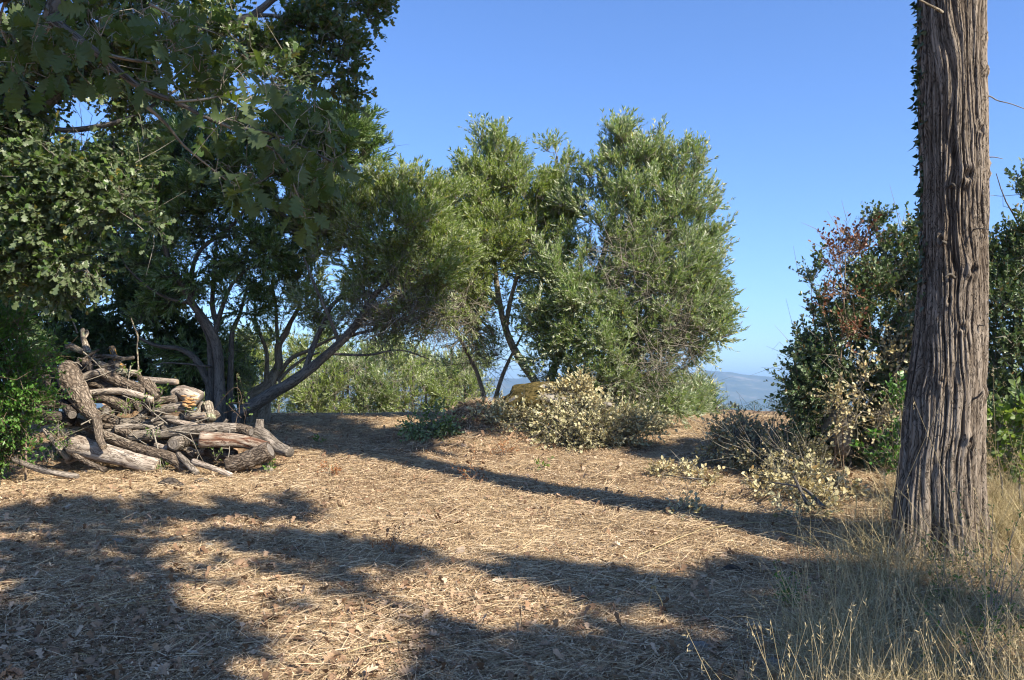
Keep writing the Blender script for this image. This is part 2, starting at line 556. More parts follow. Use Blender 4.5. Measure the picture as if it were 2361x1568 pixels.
def ground_mat():
    k = NT("dry_ground")
    oc = k.n("TexCoord").outputs["Object"]
    n1 = k.noise(2.2, 6, oc, .6)
    n2 = k.noise(75, 8, oc, .78)
    col = k.ramp(k.math('ADD', k.math('MULTIPLY', n1, .45), k.math('MULTIPLY', n2, .55)),
                 [(.34, (.055, .034, .020)), (.48, (.16, .105, .062)), (.60, (.32, .225, .13)), (.74, (.50, .385, .24))])
    # beyond the clearing the slope and the plain are scrub, woods and pale fields
    sp = k.n("SeparateXYZ")
    k.l(oc, sp.inputs[0])
    far = k.math('DIVIDE', k.math('SUBTRACT', sp.outputs[1], 24.0), 14.0)
    far.node.use_clamp = True
    v = k.n("TexVoronoi", Scale=.0052)
    k.l(oc, v.inputs["Vector"])
    patch = k.ramp(v.outputs["Color"], [(.15, (.035, .05, .022)), (.45, (.06, .075, .03)), (.62, (.13, .12, .06)), (.85, (.24, .19, .10))])
    wood = k.ramp(k.noise(.012, 7, oc, .65), [(.42, (0, 0, 0)), (.56, (1, 1, 1))])
    fc = k.mix(wood, patch, (.035, .055, .024))
    col = k.mix(far, col, fc)
    bs = k.n("BsdfPrincipled", Roughness=.95)
    bs.inputs["Specular IOR Level"].default_value = .1
    k.l(col, bs.inputs["Base Color"])
    bp = k.n("Bump", Strength=.7, Distance=.02)
    k.l(n2, bp.inputs["Height"])
    k.l(bp.outputs[0], bs.inputs["Normal"])
    k.l(bs.outputs[0], k.out.inputs[0])
    return k.m


def hill_mat():
    k = NT("far_hillside")
    oc = k.n("TexCoord").outputs["Object"]
    col = k.ramp(k.noise(.006, 8, oc, .65), [(.35, (.03, .045, .022)), (.55, (.07, .08, .04)), (.7, (.20, .18, .14))])
    bs = k.n("BsdfPrincipled", Roughness=1.0)
    k.l(col, bs.inputs["Base Color"])
    k.l(bs.outputs[0], k.out.inputs[0])
    return k.m


def flat_mat(name, c, rough=.8):
    k = NT(name)
    n = k.noise(3, 4, k.n("TexCoord").outputs["Object"])
    bs = k.n("BsdfPrincipled", Roughness=rough)
    k.l(k.mix(.3, c, k.ramp(n, [(.3, (.7, .7, .7)), (.7, (1.1, 1.1, 1.1))]), 'MULTIPLY'), bs.inputs["Base Color"])
    k.l(bs.outputs[0], k.out.inputs[0])
    return k.m


# ------------------------------------------------------------------ setting: ground, hills, haze
def axis(lo, hi, step, far_lo, far_hi, g=1.16):
    c = list(np.arange(lo, hi + 1e-6, step))
    a, s = [], step
    x = lo
    while x > far_lo:
        s *= g
        x -= s
        a.append(x)
    b, s, x = [], step, hi
    while x < far_hi:
        s *= g
        x += s
        b.append(x)
    return np.array(a[::-1] + c + b)


gx, gy = axis(-10, 10, .09, -9000, 9000), axis(2.8, 19, .08, -300, 9000)
X, Y = np.meshgrid(gx, gy)
Z = H(X, Y)
a = Acc()
nx, ny = len(gx), len(gy)
i, j = np.meshgrid(np.arange(ny - 1), np.arange(nx - 1), indexing='ij')
a.add(np.stack([X, Y, Z], -1), np.stack([i * nx + j, i * nx + j + 1, (i + 1) * nx + j + 1, (i + 1) * nx + j], -1).reshape(-1, 4))
o = build("ground", a, ground_mat())
o["kind"] = "structure"
tag(o, "dry brown ground of the clearing, sloping off to the hazy plain", "ground")

a = Acc()
hx = np.linspace(-5200, 5200, 420)
hv = np.linspace(0, 1, 44)
HX, HV = np.meshgrid(hx, hv)
crest = 188 + 22 * fbm(HX / 900, 0, 0, 31, 4) - 12 * sstep(1250, 1900, HX) + 8 * sstep(1000, 1200, HX) * (1 - sstep(1250, 1500, HX))
prof = np.where(HV < .75, np.sin(np.clip(HV / .75, 0, 1) * math.pi / 2) ** 1.3, 1 - .5 * ((HV - .75) / .25) ** 2)
HZZ = -99 + crest * prof * (1 + .10 * fbm(HX / 260, HV * 5, 0, 33, 4) * (1 - np.abs(HV / .75 - 1)) * (HV < .75))
HY = 4700 + HV * 1500 + 120 * fbm(HX / 600, HV, 0, 37, 3)
nx, ny = len(hx), len(hv)
i, j = np.meshgrid(np.arange(ny - 1), np.arange(nx - 1), indexing='ij')
a.add(np.stack([HX, HY, HZZ], -1), np.stack([i * nx + j, i * nx + j + 1, (i + 1) * nx + j + 1, (i + 1) * nx + j], -1).reshape(-1, 4))
o = build("hills", a, hill_mat())
o["kind"] = "structure"
tag(o, "long flat topped hills fading to blue beyond the plain", "hills")

a = Acc()
bx, by0, by1, bz0, bz1 = 9500, -400, 9600, -112, 190
# the ground sheet runs past +-9000 by one growth step; the air box encloses it
bx, by1 = float(np.abs(gx).max() + 200), float(gy.max() + 200)
by0 = float(gy.min() - 100)
V = [(sx * bx, y, z) for z in (bz0, bz1) for y in (by0, by1) for sx in (-1, 1)]
a.add(V, [(0, 2, 3, 1), (4, 5, 7, 6), (0, 1, 5, 4), (2, 6, 7, 3), (0, 4, 6, 2), (1, 3, 7, 5)])
k = NT("thin_air_haze")
pv = k.n("VolumePrincipled", Density=1.6e-4, Anisotropy=0.2)
pv.inputs["Color"].default_value = (.42, .68, 1.0, 1)
k.l(pv.outputs[0], k.out.inputs["Volume"])
o = build("haze", a, k.m, smooth=False)
tag(o, "thin blue summer haze over the plain and far hills", "haze", kind="stuff")

# ------------------------------------------------------------------ growing trees and shrubs


def spline(pts, n):
    """Catmull-Rom through pts (k,m) -> n samples"""
    pts = np.asarray(pts, float)
    k = len(pts)
    if k == 2:
        t = np.linspace(0, 1, n)[:, None]
        return pts[0] * (1 - t) + pts[1] * t
    p = np.concatenate([[2 * pts[0] - pts[1]], pts, [2 * pts[-1] - pts[-2]]])
    u = np.linspace(0, k - 1 - 1e-6, n)
    i = np.floor(u).astype(int)
    t = (u - i)[:, None]
    a, b, c, d = p[i], p[i + 1], p[i + 2], p[i + 3]
    return 0.5 * (2 * b + (c - a) * t + (2 * a - 5 * b + 4 * c - d) * t ** 2 + (3 * b - a - 3 * c + d) * t ** 3)


def stem_mesh(path, R, n=12, rough=.10, seed=0, flare=0, acc=None, groove=0.0, cap=False, lump=0.0, stretch=2.4, bigk=.8):
    """one trunk or limb: tube with bark ridges in its geometry"""
    path, R = np.asarray(path, float), np.asarray(R, float)
    k = len(path)
    V, Fc = tubes(path[None], R[None], n)
    V = V.reshape(k, n, 3)
    ln = np.concatenate([[0], np.cumsum(np.linalg.norm(np.diff(path, axis=0), axis=1))])
    th = np.arange(n) / n
    TH, LN = np.meshgrid(th, ln)
    ph = vn3(TH * 4, LN * 1.6, 0, seed + 5, 4) * .12
    fr = max(6, n // 3)
    ridge = np.clip(np.abs(vn3((TH + ph) * fr, LN * stretch, 0, seed, fr)) * 3.2, 0, 1) * 2 - 1
    fine = vn3((TH + ph) * fr * 2, LN * stretch * 3.5, 4, seed + 2, fr * 2)
    big = fbm(TH * 3, LN * 2.0, 0, seed + 9, 3, 3)
    disp = 1 + rough * (.5 * ridge + .28 * fine) + rough * bigk * big
    if lump:
        disp = disp + lump * vn3(TH * 2, LN * 3.0, 3, seed + 21, 2)
    if flare:
        disp = disp + flare * np.exp(-LN / (R[0] * 2.2)) * (1 + .5 * np.cos((TH * 4 + .2) * 2 * math.pi))
    V = path[:, None] + (V - path[:, None]) * disp[..., None]
    acc = acc or Acc()
    rb = float(np.mean(R))
    st_ = np.stack([rb * np.cos(TH * 2 * math.pi) + seed * .37, rb * np.sin(TH * 2 * math.pi), LN + seed * .11], -1)
    acc.add(V, Fc, np.clip(.50 + .26 * ridge + .18 * fine + .22 * big, 0, 1).ravel(), bark=st_)
    if cap:
        b = acc.n
        acc.add(np.stack([path[0], path[-1]]), np.zeros((0, 4)), .5)
        o0 = b - k * n
        jj = np.arange(n)
        acc.F.append(np.stack([o0 + (jj + 1) % n, o0 + jj, np.full(n, b)], 1))
        acc.M.append(np.zeros(n))
        acc.F.append(np.stack([o0 + (k - 1) * n + jj, o0 + (k - 1) * n + (jj + 1) % n, np.full(n, b + 1)], 1))
        acc.M.append(np.zeros(n))
    return acc


def px_line(pts, r0, r1, n=None, conv=None, jit=0.0, seed=0):
    """main stem from photograph points (px, py, d); radii in photograph px"""
    q = [P(*((conv(p[0], p[1]) if conv else (p[0], p[1])) + (p[2],))) for p in pts]
    d = DM(np.mean([p[2] for p in pts]))
    L = sum(np.linalg.norm(np.subtract(q[i + 1], q[i])) for i in range(len(q) - 1))
    n = n or max(6, int(L / .11))
    pa = spline(q, n)
    if jit:
        t = np.linspace(0, L * 1.6, n)
        w_ = np.linspace(0, 1, n) * (1 - .3 * np.linspace(0, 1, n))
        pa = pa + jit * w_[:, None] * np.stack([vn3(t, 0, 0, seed + 1), vn3(t, 0, 0, seed + 2), vn3(t, 0, 0, seed + 3)], 1)
    R = np.interp(np.linspace(0, 1, n), np.linspace(0, 1, 2), [r0, r1]) * d / F_PX
    return pa, R


def blob_points(blobs, n, shell=2.3):
    """points inside crown lumps given as (px, py, r px, d[, weight])"""
    out = []
    if blobs[0][0] == 'w':                             # lumps given in world metres
        C = np.array([b[1:4] for b in blobs], float)
        r = np.array([b[4] for b in blobs], float)
        wt = r ** 2.2
    else:
        C = np.array([P(b[0], b[1], b[3]) for b in blobs])
        r = np.array([b[2] * DM(b[3]) / F_PX for b in blobs])
        wt = r ** 2.2 * np.array([b[4] if len(b) > 4 else 1 for b in blobs])
    idx = RNG.choice(len(blobs), n, p=wt / wt.sum())
    u = nrm(RNG.normal(size=(n, 3)))
    rad = RNG.random(n) ** (1 / shell)
    pts = C[idx] + u * (rad * r[idx])[:, None]
    pts[:, 2] = np.maximum(pts[:, 2], H(pts[:, 0], pts[:, 1]) + .03)
    return pts, u


def grow(mains, targets, bow=.25, r_tip=.0035, r_gain=.010, seg=.22, up=.5, r_max=.06):
    """branches from the main stems to every target point; returns paths, radii"""
    NP = np.concatenate([m[0][len(m[0]) // 4:] for m in mains])
    NR = np.concatenate([m[1][len(m[1]) // 4:] for m in mains])
    dm = np.min(np.linalg.norm(targets[:, None] - NP[None, ::2], axis=2), axis=1)
    order = np.argsort(dm)
    cap = len(NP) + len(targets) * 14
    BP, BR = np.zeros((cap, 3)), np.zeros(cap)
    n = len(NP)
    BP[:n], BR[:n] = NP, NR
    paths = []
    for ti in order:
        t = targets[ti]
        dv = t - BP[:n]
        dist = np.linalg.norm(dv, axis=1)
        cost = dist * (1 + .7 * np.maximum(0, -dv[:, 2] / np.maximum(dist, .01)))
        jn = int(np.argmin(cost))
        p0, L = BP[jn], dist[jn]
        if L < .04:
            continue
        k = int(np.clip(L / seg + 3, 4, 12))
        mid = (p0 + t) / 2 + RNG.normal(size=3) * bow * L * .4 + np.array((0, 0, -up * L * .18))
        u = np.linspace(0, 1, k)[:, None]
        path = (1 - u) ** 2 * p0 + 2 * u * (1 - u) * mid + u ** 2 * t
        path[1:-1] += RNG.normal(size=(k - 2, 3)) * .022 * L
        r0 = min(r_tip + r_gain * L, BR[jn] * .75 + .0005, r_max)
        R = np.linspace(r0, min(r_tip, r0), k)
        paths.append((path, R))
        m = min(k - 1, cap - n)
        BP[n:n + m], BR[n:n + m] = path[1:m + 1], R[1:m + 1]
        n += m
    return paths


def branch_acc(paths, sides=5):
    acc = Acc()
    by = {}
    for p, r in paths:
        by.setdefault(len(p), []).append((p, r))
    for k_, lst in by.items():
        V, Fc = tubes(np.array([q[0] for q in lst]), np.array([q[1] for q in lst]), sides)
        acc.add(V, Fc, np.repeat(RNG.random(len(lst)), k_ * sides))
    return acc


def shoots(paths, per, length, nleaf, leafL, leafW, tpl, center=None, up=.7, out=.5, rand=.7, spread=.7, thin=.0022, droop=0.0, rnd_range=(0, 1), clump=1.0, lo=.35):
    """leafy shoots along branch paths -> (leaf Acc, twig Acc)"""
    la, ta = Acc(), Acc()
    bases, dirs = [], []
    for p, r in paths:
        u = lo + (1 - lo) * RNG.random(per) ** .8
        f = u * (len(p) - 1)
        i0 = np.minimum(f.astype(int), len(p) - 2)
        t = (f - i0)[:, None]
        bases.append(p[i0] * (1 - t) + p[i0 + 1] * t)
        dirs.append(np.tile(nrm(p[-1] - p[0]), (per, 1)))
    B, D = np.concatenate(bases), np.concatenate(dirs)
    N = len(B)
    c = B.mean(0) if center is None else np.asarray(center)
    o_ = nrm(B - c)
    d = nrm(D * .45 + o_ * out + np.array((0, 0, up)) + RNG.normal(size=(N, 3)) * rand * .6)
    L = length * (.55 + .9 * RNG.random(N))
    sag = nrm(RNG.normal(size=(N, 3))) * .25 + np.array((0, 0, -droop))
    u = np.array((0, .35, .7, 1.0))
    pts = B[:, None] + L[:, None, None] * (u[None, :, None] * d[:, None] + (u ** 2)[None, :, None] * sag[:, None] * .5)
    V, Fc = tubes(pts, np.tile(np.array((thin, thin * .85, thin * .65, thin * .3)), (N, 1)), 3)
    ta.add(V, Fc, np.repeat(RNG.random(N), 12))
    # leaves
    u = (.12 + .88 * RNG.random((N, nleaf))) ** .9
    pos = B[:, None] + L[:, None, None] * (u[..., None] * d[:, None] + (u ** 2)[..., None] * sag[:, None] * .5)
    side = RNG.normal(size=(N, nleaf, 3))
    side = nrm(side - (side * d[:, None]).sum(-1, keepdims=True) * d[:, None])
    ld = nrm(d[:, None] * (.75 + .3 * RNG.random((N, nleaf, 1))) + side * spread + np.array((0, 0, -droop * .6)))
    ln_ = nrm(np.cross(ld, side) + RNG.normal(size=(N, nleaf, 3)) * .55 + np.array((0, 0, .5)))
    m = N * nleaf
    sz = .65 + .6 * RNG.random(m)
    base_r = np.repeat(rnd_range[0] + (rnd_range[1] - rnd_range[0]) * RNG.random(N), nleaf)
    rr = np.clip(.6 * base_r + .4 * RNG.random(m), 0, .985)
    rr[RNG.random(m) < .004] = 1.0
    add_leaves(la, pos.reshape(-1, 3), ld.reshape(-1, 3), ln_.reshape(-1, 3), leafL * sz, leafW * sz, tpl, rr)
    return la, ta


PROTO = {}


def shoot_protos(length, nleaf, leafL, leafW, tpl, spread, thin, droop, leaf_m, twig_m, k=7):
    """a few leafy shoots (twig along +X, leaves round it) that the crowns repeat"""
    key = (length, nleaf, leafL, leafW, tpl, spread, thin, droop, leaf_m.name, twig_m.name)
    if key in PROTO:
        return PROTO[key]
    c = bpy.data.collections.new("shoots_" + leaf_m.name)
    for v in range(k):
        acc = Acc()
        sag = np.array((0, RNG.normal() * .16, RNG.normal() * .10 - droop * .5))
        u = np.array((0, .35, .7, 1.0))
        pt = length * (u[:, None] * np.array((1.0, 0, 0)) + (u ** 2)[:, None] * sag)
        V, Fc = tubes(pt[None], np.array([[thin, thin * .85, thin * .65, thin * .3]]), 3)
        acc.add(V, Fc, RNG.random(), 1)
        n = max(2, int(nleaf * (.8 + .4 * RNG.random())))
        u = np.sort((.10 + .92 * RNG.random(n)) ** .9)
        pos = length * (u[:, None] * np.array((1.0, 0, 0)) + (u ** 2)[:, None] * sag)
        an = RNG.random(n) * 2 * math.pi
        side = np.stack([np.zeros(n), np.cos(an), np.sin(an) * .8], 1)
        ld = nrm(np.array((.75, 0, 0)) + .3 * RNG.random((n, 1)) * np.array((1.0, 0, 0)) + side * spread + np.array((0, 0, -droop * .6)))
        ln_ = nrm(np.cross(ld, side) * .6 + RNG.normal(size=(n, 3)) * .45 + np.array((0, 0, .7)))
        sz = .65 + .6 * RNG.random(n)
        rr = np.clip(RNG.random(n), 0, .985)
        rr[RNG.random(n) < .006] = 1.0
        add_leaves(acc, pos, ld, ln_, leafL * sz, leafW * sz, tpl, rr, 0)
        o = build("shoot", acc, [leaf_m, twig_m], None)
        COL.objects.unlink(o)
        c.objects.link(o)
    PROTO[key] = c
    return c


def grow_mod(o, proto):
    gk = "grow_" + proto.name
    ng = bpy.data.node_groups.get(gk)
    if ng is None:
        ng = bpy.data.node_groups.new(gk, 'GeometryNodeTree')
        ng.interface.new_socket("Geometry", in_out='INPUT', socket_type='NodeSocketGeometry')
        ng.interface.new_socket("Geometry", in_out='OUTPUT', socket_type='NodeSocketGeometry')
        gi, go = ng.nodes.new("NodeGroupInput"), ng.nodes.new("NodeGroupOutput")
        ci = ng.nodes.new("GeometryNodeCollectionInfo")
        ci.inputs["Collection"].default_value = proto
        ci.inputs["Separate Children"].default_value = True
        ci.inputs["Reset Children"].default_value = True
        ip = ng.nodes.new("GeometryNodeInstanceOnPoints")
        ip.inputs["Pick Instance"].default_value = True
        na = []
        for nm, ty in (("turn", 'FLOAT_VECTOR'), ("size", 'FLOAT'), ("pick", 'INT')):
            q = ng.nodes.new("GeometryNodeInputNamedAttribute")
            q.data_type = ty
            q.inputs["Name"].default_value = nm
            na.append(q)
        er = ng.nodes.new("FunctionNodeEulerToRotation")
        L_ = ng.links.new
        L_(gi.outputs[0], ip.inputs["Points"])
        L_(ci.outputs[0], ip.inputs["Instance"])
        L_(na[0].outputs["Attribute"], er.inputs[0])
        L_(er.outputs[0], ip.inputs["Rotation"])
        L_(na[1].outputs["Attribute"], ip.inputs["Scale"])
        L_(na[2].outputs["Attribute"], ip.inputs["Instance Index"])
        L_(ip.outputs[0], go.inputs[0])
    md = o.modifiers.new("repeat_on_points", 'NODES')
    md.node_group = ng


def crown(name, parent, paths, leaf_m, twig_m, per, length, nleaf, leafL, leafW, tpl, center=None, up=.7, out=.5, rand=.7, spread=.7, thin=.0022, droop=0.0, lo=.35, dens=1.0):
    """foliage of a crown: leafy shoots set along its branches"""
    proto = shoot_protos(length, nleaf, leafL, leafW, tpl, spread, thin, droop, leaf_m, twig_m)
    per = max(1, int(round(per * dens)))
    bases, dirs = [], []
    for p, r in paths:
        u = lo + (1 - lo) * RNG.random(per) ** .8
        f = u * (len(p) - 1)
        i0 = np.minimum(f.astype(int), len(p) - 2)
        t = (f - i0)[:, None]
        bases.append(p[i0] * (1 - t) + p[i0 + 1] * t)
        dirs.append(np.tile(nrm(p[-1] - p[0]), (per, 1)))
    B, D = np.concatenate(bases), np.concatenate(dirs)
    N = len(B)
    c = B.mean(0) if center is None else np.asarray(center)
    d = nrm(D * .45 + nrm(B - c) * out + np.array((0, 0, up)) + RNG.normal(size=(N, 3)) * rand * .6)
    zu = nrm(np.array((0, 0, 1.0)) + RNG.normal(size=(N, 3)) * .45)
    sy = nrm(np.cross(zu, d))
    sz = np.cross(d, sy)
    rot = np.stack([np.arctan2(sy[:, 2], sz[:, 2]), -np.arcsin(np.clip(d[:, 2], -1, 1)), np.arctan2(d[:, 1], d[:, 0])], 1)
    scl = .55 + .85 * RNG.random(N)
    me = bpy.data.meshes.new(name)
    me.vertices.add(N)
    me.vertices.foreach_set("co", (B - LOC[parent.name]).astype(np.float32).ravel())
    for nm, ty, dat, fld in (("turn", 'FLOAT_VECTOR', rot, "vector"), ("size", 'FLOAT', scl, "value"), ("pick", 'INT', RNG.integers(0, 7, N), "value")):
        at = me.attributes.new(nm, ty, 'POINT')
        at.data.foreach_set(fld, dat.astype(np.int32 if ty == 'INT' else np.float32).ravel())
    me.materials.append(leaf_m)
    o = bpy.data.objects.new(name, me)
    COL.objects.link(o)
    o.parent = parent
    o["kind"] = "stuff"
    grow_mod(o, proto)
    return o


def tree(name, label, cat, mains, blobs, n_br, shoot, leaf_m, bark_m, twig_m, group=None, extra_twigs=0, base=None, shell=2.3, bow=.3, up=.5,
         r_gain=.010, sides=10, bare=None, main_names=None, r_max=.06, center=None):
    """thing > trunk, limb, branches, twigs, foliage"""
    mains = list(mains)
    for q, (pa, R) in enumerate(mains):
        if q == 0 or (main_names and main_names[q] in ("trunk", "stem")) or (pa[0][2] < pa[-1][2] and pa[0][2] - float(H(pa[0][0], pa[0][1])) < .45 and R[0] > .02):
            g = float(H(pa[0][0], pa[0][1]))
            if pa[0][2] > g - .1:
                mains[q] = (np.concatenate([[[pa[0][0], pa[0][1], g - .15]], pa]), np.concatenate([[R[0] * 1.08], R]))
    b = mains[0][0][0] if base is None else base
    root = thing(name, label, cat, b, group)
    for q, (pa, R) in enumerate(mains):
        nm = (main_names[q] if main_names else ("trunk" if q == 0 else "limb"))
        build(nm, stem_mesh(pa, R, sides if R[0] > .03 else 7, .13, 40 + q * 7, flare=.35 if q == 0 else 0), bark_m, root)
    tg, _ = blob_points(blobs, n_br, shell)
    paths = grow(mains, tg, bow, r_gain=r_gain, up=up, r_max=r_max)
    stuff(build("branches", branch_acc(paths), bark_m, root))
    crown("foliage", root, paths, leaf_m, twig_m, center=center, **shoot)
    ta = Acc()
    if extra_twigs:
        N = extra_twigs
        tp, _ = blob_points(bare or blobs, N, 1.6)
        tt = tp + nrm(RNG.normal(size=(N, 3)) + np.array((0, 0, .3))) * (.15 + .5 * RNG.random((N, 1)))
        md = (tp + tt) / 2 + RNG.normal(size=(N, 3)) * .07
        V, Fc = tubes(np.stack([tp, md, tt], 1), np.tile(np.array((.004, .003, .0012)), (N, 1)), 3)
        ta.add(V, Fc, np.repeat(RNG.random(N), 9))
    if ta.V:
        stuff(build("twigs", ta, twig_m, root))
    return root


def Z3(x, y):
    return (288.2 + .2941 * x, 518.8 + .2941 * y)


def Zp(x, y):
    return (.3174 * x, 720.5 + .3174 * y)


OL = dict(per=15, length=.27, nleaf=21, leafL=.060, leafW=.0150, tpl='narrow', up=.75, out=.45, rand=.8, spread=.62)

# --- olive trees at the far edge of the clearing
mains = [px_line([(750, 1545, 17), (745, 1300, 17), (735, 1050, 17), (700, 880, 17), (620, 740, 16.9), (530, 620, 16.8), (480, 520, 16.7), (430, 440, 16.6), (340, 260, 16.4), (290, 60, 16.2)], 13, 5, conv=Z3),
         px_line([(700, 880, 17), (722, 780, 17.1), (690, 660, 17.2), (690, 500, 17.3), (700, 350, 17.4), (720, 150, 17.5)], 7, 3, conv=Z3),
         px_line([(690, 1520, 17.2), (680, 1200, 17.2), (670, 1000, 17.2), (650, 860, 17.3), (560, 700, 17.4)], 10, 5, conv=Z3),
         px_line([(530, 600, 16.8), (520, 420, 16.9), (560, 250, 17), (640, 150, 17), (820, 20, 17), (960, -150, 17)], 6, 3, conv=Z3),
         px_line([(820, 1500, 17.5), (830, 1100, 17.5), (840, 850, 17.6), (900, 700, 17.7), (960, 480, 17.7)], 8, 3, conv=Z3),
         px_line([(660, 1250, 17.3), (560, 1060, 17.4), (430, 970, 17.4), (260, 950, 17.4), (100, 880, 17.4)], 9, 3, conv=Z3),
         px_line([(720, 790, 17.1), (780, 590, 17.2), (850, 450, 17.2), (980, 330, 17.2)], 6, 3, conv=Z3),
         px_line([(510, 610, 16.8), (350, 580, 16.7), (200, 500, 16.6), (60, 380, 16.5), (0, 310, 16.4)], 4, 1.5, conv=Z3),
         px_line([(680, 1110, 17.1), (480, 1090, 16.9), (300, 1080, 16.8), (230, 1120, 16.7)], 2.8, 1, conv=Z3)]
blobs = [(430, 450, 130, 17.2), (540, 400, 130, 17), (650, 390, 120, 17), (750, 400, 100, 17), (790, 320, 75, 17), (835, 375, 42, 17), (815, 290, 40, 17),
         (700, 310, 100, 17.2), (600, 560, 95, 17), (450, 600, 100, 17), (340, 560, 80, 17), (360, 700, 70, 17.4), (550, 690, 55, 17.4), (720, 500, 80, 17), (400, 330, 120, 17.5), (480, 800, 60, 18.2), (380, 830, 60, 18.2)]
sh = dict(OL, per=22, leafL=.075, leafW=.017, up=.5, out=.6)
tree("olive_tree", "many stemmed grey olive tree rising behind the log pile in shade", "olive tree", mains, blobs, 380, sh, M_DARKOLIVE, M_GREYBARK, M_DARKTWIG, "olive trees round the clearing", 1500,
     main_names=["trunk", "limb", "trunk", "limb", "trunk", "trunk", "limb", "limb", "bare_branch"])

mains = [px_line([(900, 1485, 16.6), (1050, 1385, 16.5), (1250, 1265, 16.4), (1410, 1160, 16.3), (1600, 1000, 16.2), (1750, 860, 16.1), (1880, 680, 16), (1980, 520, 16), (2200, 380, 16), (2420, 260, 16)], 15, 4, conv=Z3),
         px_line([(1410, 1155, 16.3), (1450, 1030, 16.4), (1500, 900, 16.5), (1580, 720, 16.5), (1605, 655, 16.5), (1700, 560, 16.6), (1850, 490, 16.6), (2000, 380, 16.6)], 7, 3, conv=Z3),
         px_line([(1620, 990, 16.2), (1750, 880, 16.4), (1950, 820, 16.4), (2150, 770, 16.5), (2400, 700, 16.5)], 5, 2, conv=Z3),
         px_line([(1680, 920, 16.2), (1600, 720, 15.9), (1500, 500, 15.8), (1400, 250, 15.8)], 5, 2, conv=Z3),
         px_line([(1600, 1010, 16.2), (1900, 1020, 16.2), (2150, 980, 16.2), (2380, 1050, 16.2)], 3.5, 1.2, conv=Z3)]
blobs = [(760, 490, 70, 16.5), (840, 520, 75, 16.3), (905, 480, 50, 16.3), (950, 440, 40, 16.3), (960, 545, 80, 16.2), (880, 610, 65, 16.2), (1000, 640, 55, 16), (770, 570, 60, 16.5, .7),
         (830, 660, 50, 16.3, .5), (950, 690, 55, 16.2, .5), (1040, 580, 55, 16.2), (730, 440, 50, 16.8), (690, 520, 50, 16.8), (1010, 480, 50, 16.4), (860, 440, 40, 16.4), (900, 770, 40, 16.4, .5), (800, 740, 40, 16.4, .5), (860, 720, 45, 16.3, .6), (960, 780, 40, 16.4, .4), (720, 690, 34, 16.6, .5), (1010, 720, 45, 16.3, .6)]
tree("olive_tree", "olive tree with a long dark trunk leaning low to the right", "olive tree", mains, blobs, 560, dict(OL, per=12), M_OLIVE, M_GREYBARK, M_TWIG, "olive trees round the clearing", 1300,
     bare=[(900, 720, 90, 16.3), (1000, 720, 80, 16.3), (850, 750, 60, 16.3), (960, 640, 60, 16.2)])

mains = [px_line([(1090, 1500, 19), (1105, 1350, 19), (1150, 1230, 19), (1180, 1150, 19), (1210, 1080, 19), (1200, 950, 19), (1260, 850, 19), (1300, 760, 19), (1380, 620, 19)], 14, 4, conv=Z3),
         px_line([(1000, 1335, 18.9), (1100, 1265, 18.9), (1180, 1160, 19)], 13, 8, conv=Z3),
         px_line([(1110, 1240, 18.9), (1112, 1000, 18.8), (1060, 860, 18.8), (1010, 700, 18.8)], 6, 2.5, conv=Z3),
         px_line([(1200, 950, 19), (1190, 800, 19.1), (1180, 620, 19.2), (1150, 450, 19.2)], 5, 2.5, conv=Z3),
         px_line([(1190, 1200, 19), (1300, 1050, 18.9), (1450, 980, 18.8), (1600, 900, 18.8), (1750, 850, 18.8)], 6, 2, conv=Z3),
         px_line([(1200, 1230, 19), (1280, 1140, 19), (1400, 1050, 19), (1520, 1000, 19)], 5, 2, conv=Z3)]
blobs = [(640, 690, 55, 19), (690, 640, 60, 19), (620, 775, 35, 19, .6), (720, 720, 45, 19, .7), (570, 640, 55, 19), (600, 850, 22, 19, .5), (760, 760, 40, 19, .5), (800, 690, 40, 19, .5), (560, 880, 35, 19.4), (550, 800, 40, 19.3)]
tree("olive_tree", "pale trunked olive tree forking low, sunlit behind the leaning trunk", "olive tree", mains, blobs, 130, dict(OL, per=11), M_OLIVE, M_PALEBARK, M_TWIG, "olive trees round the clearing", 300)

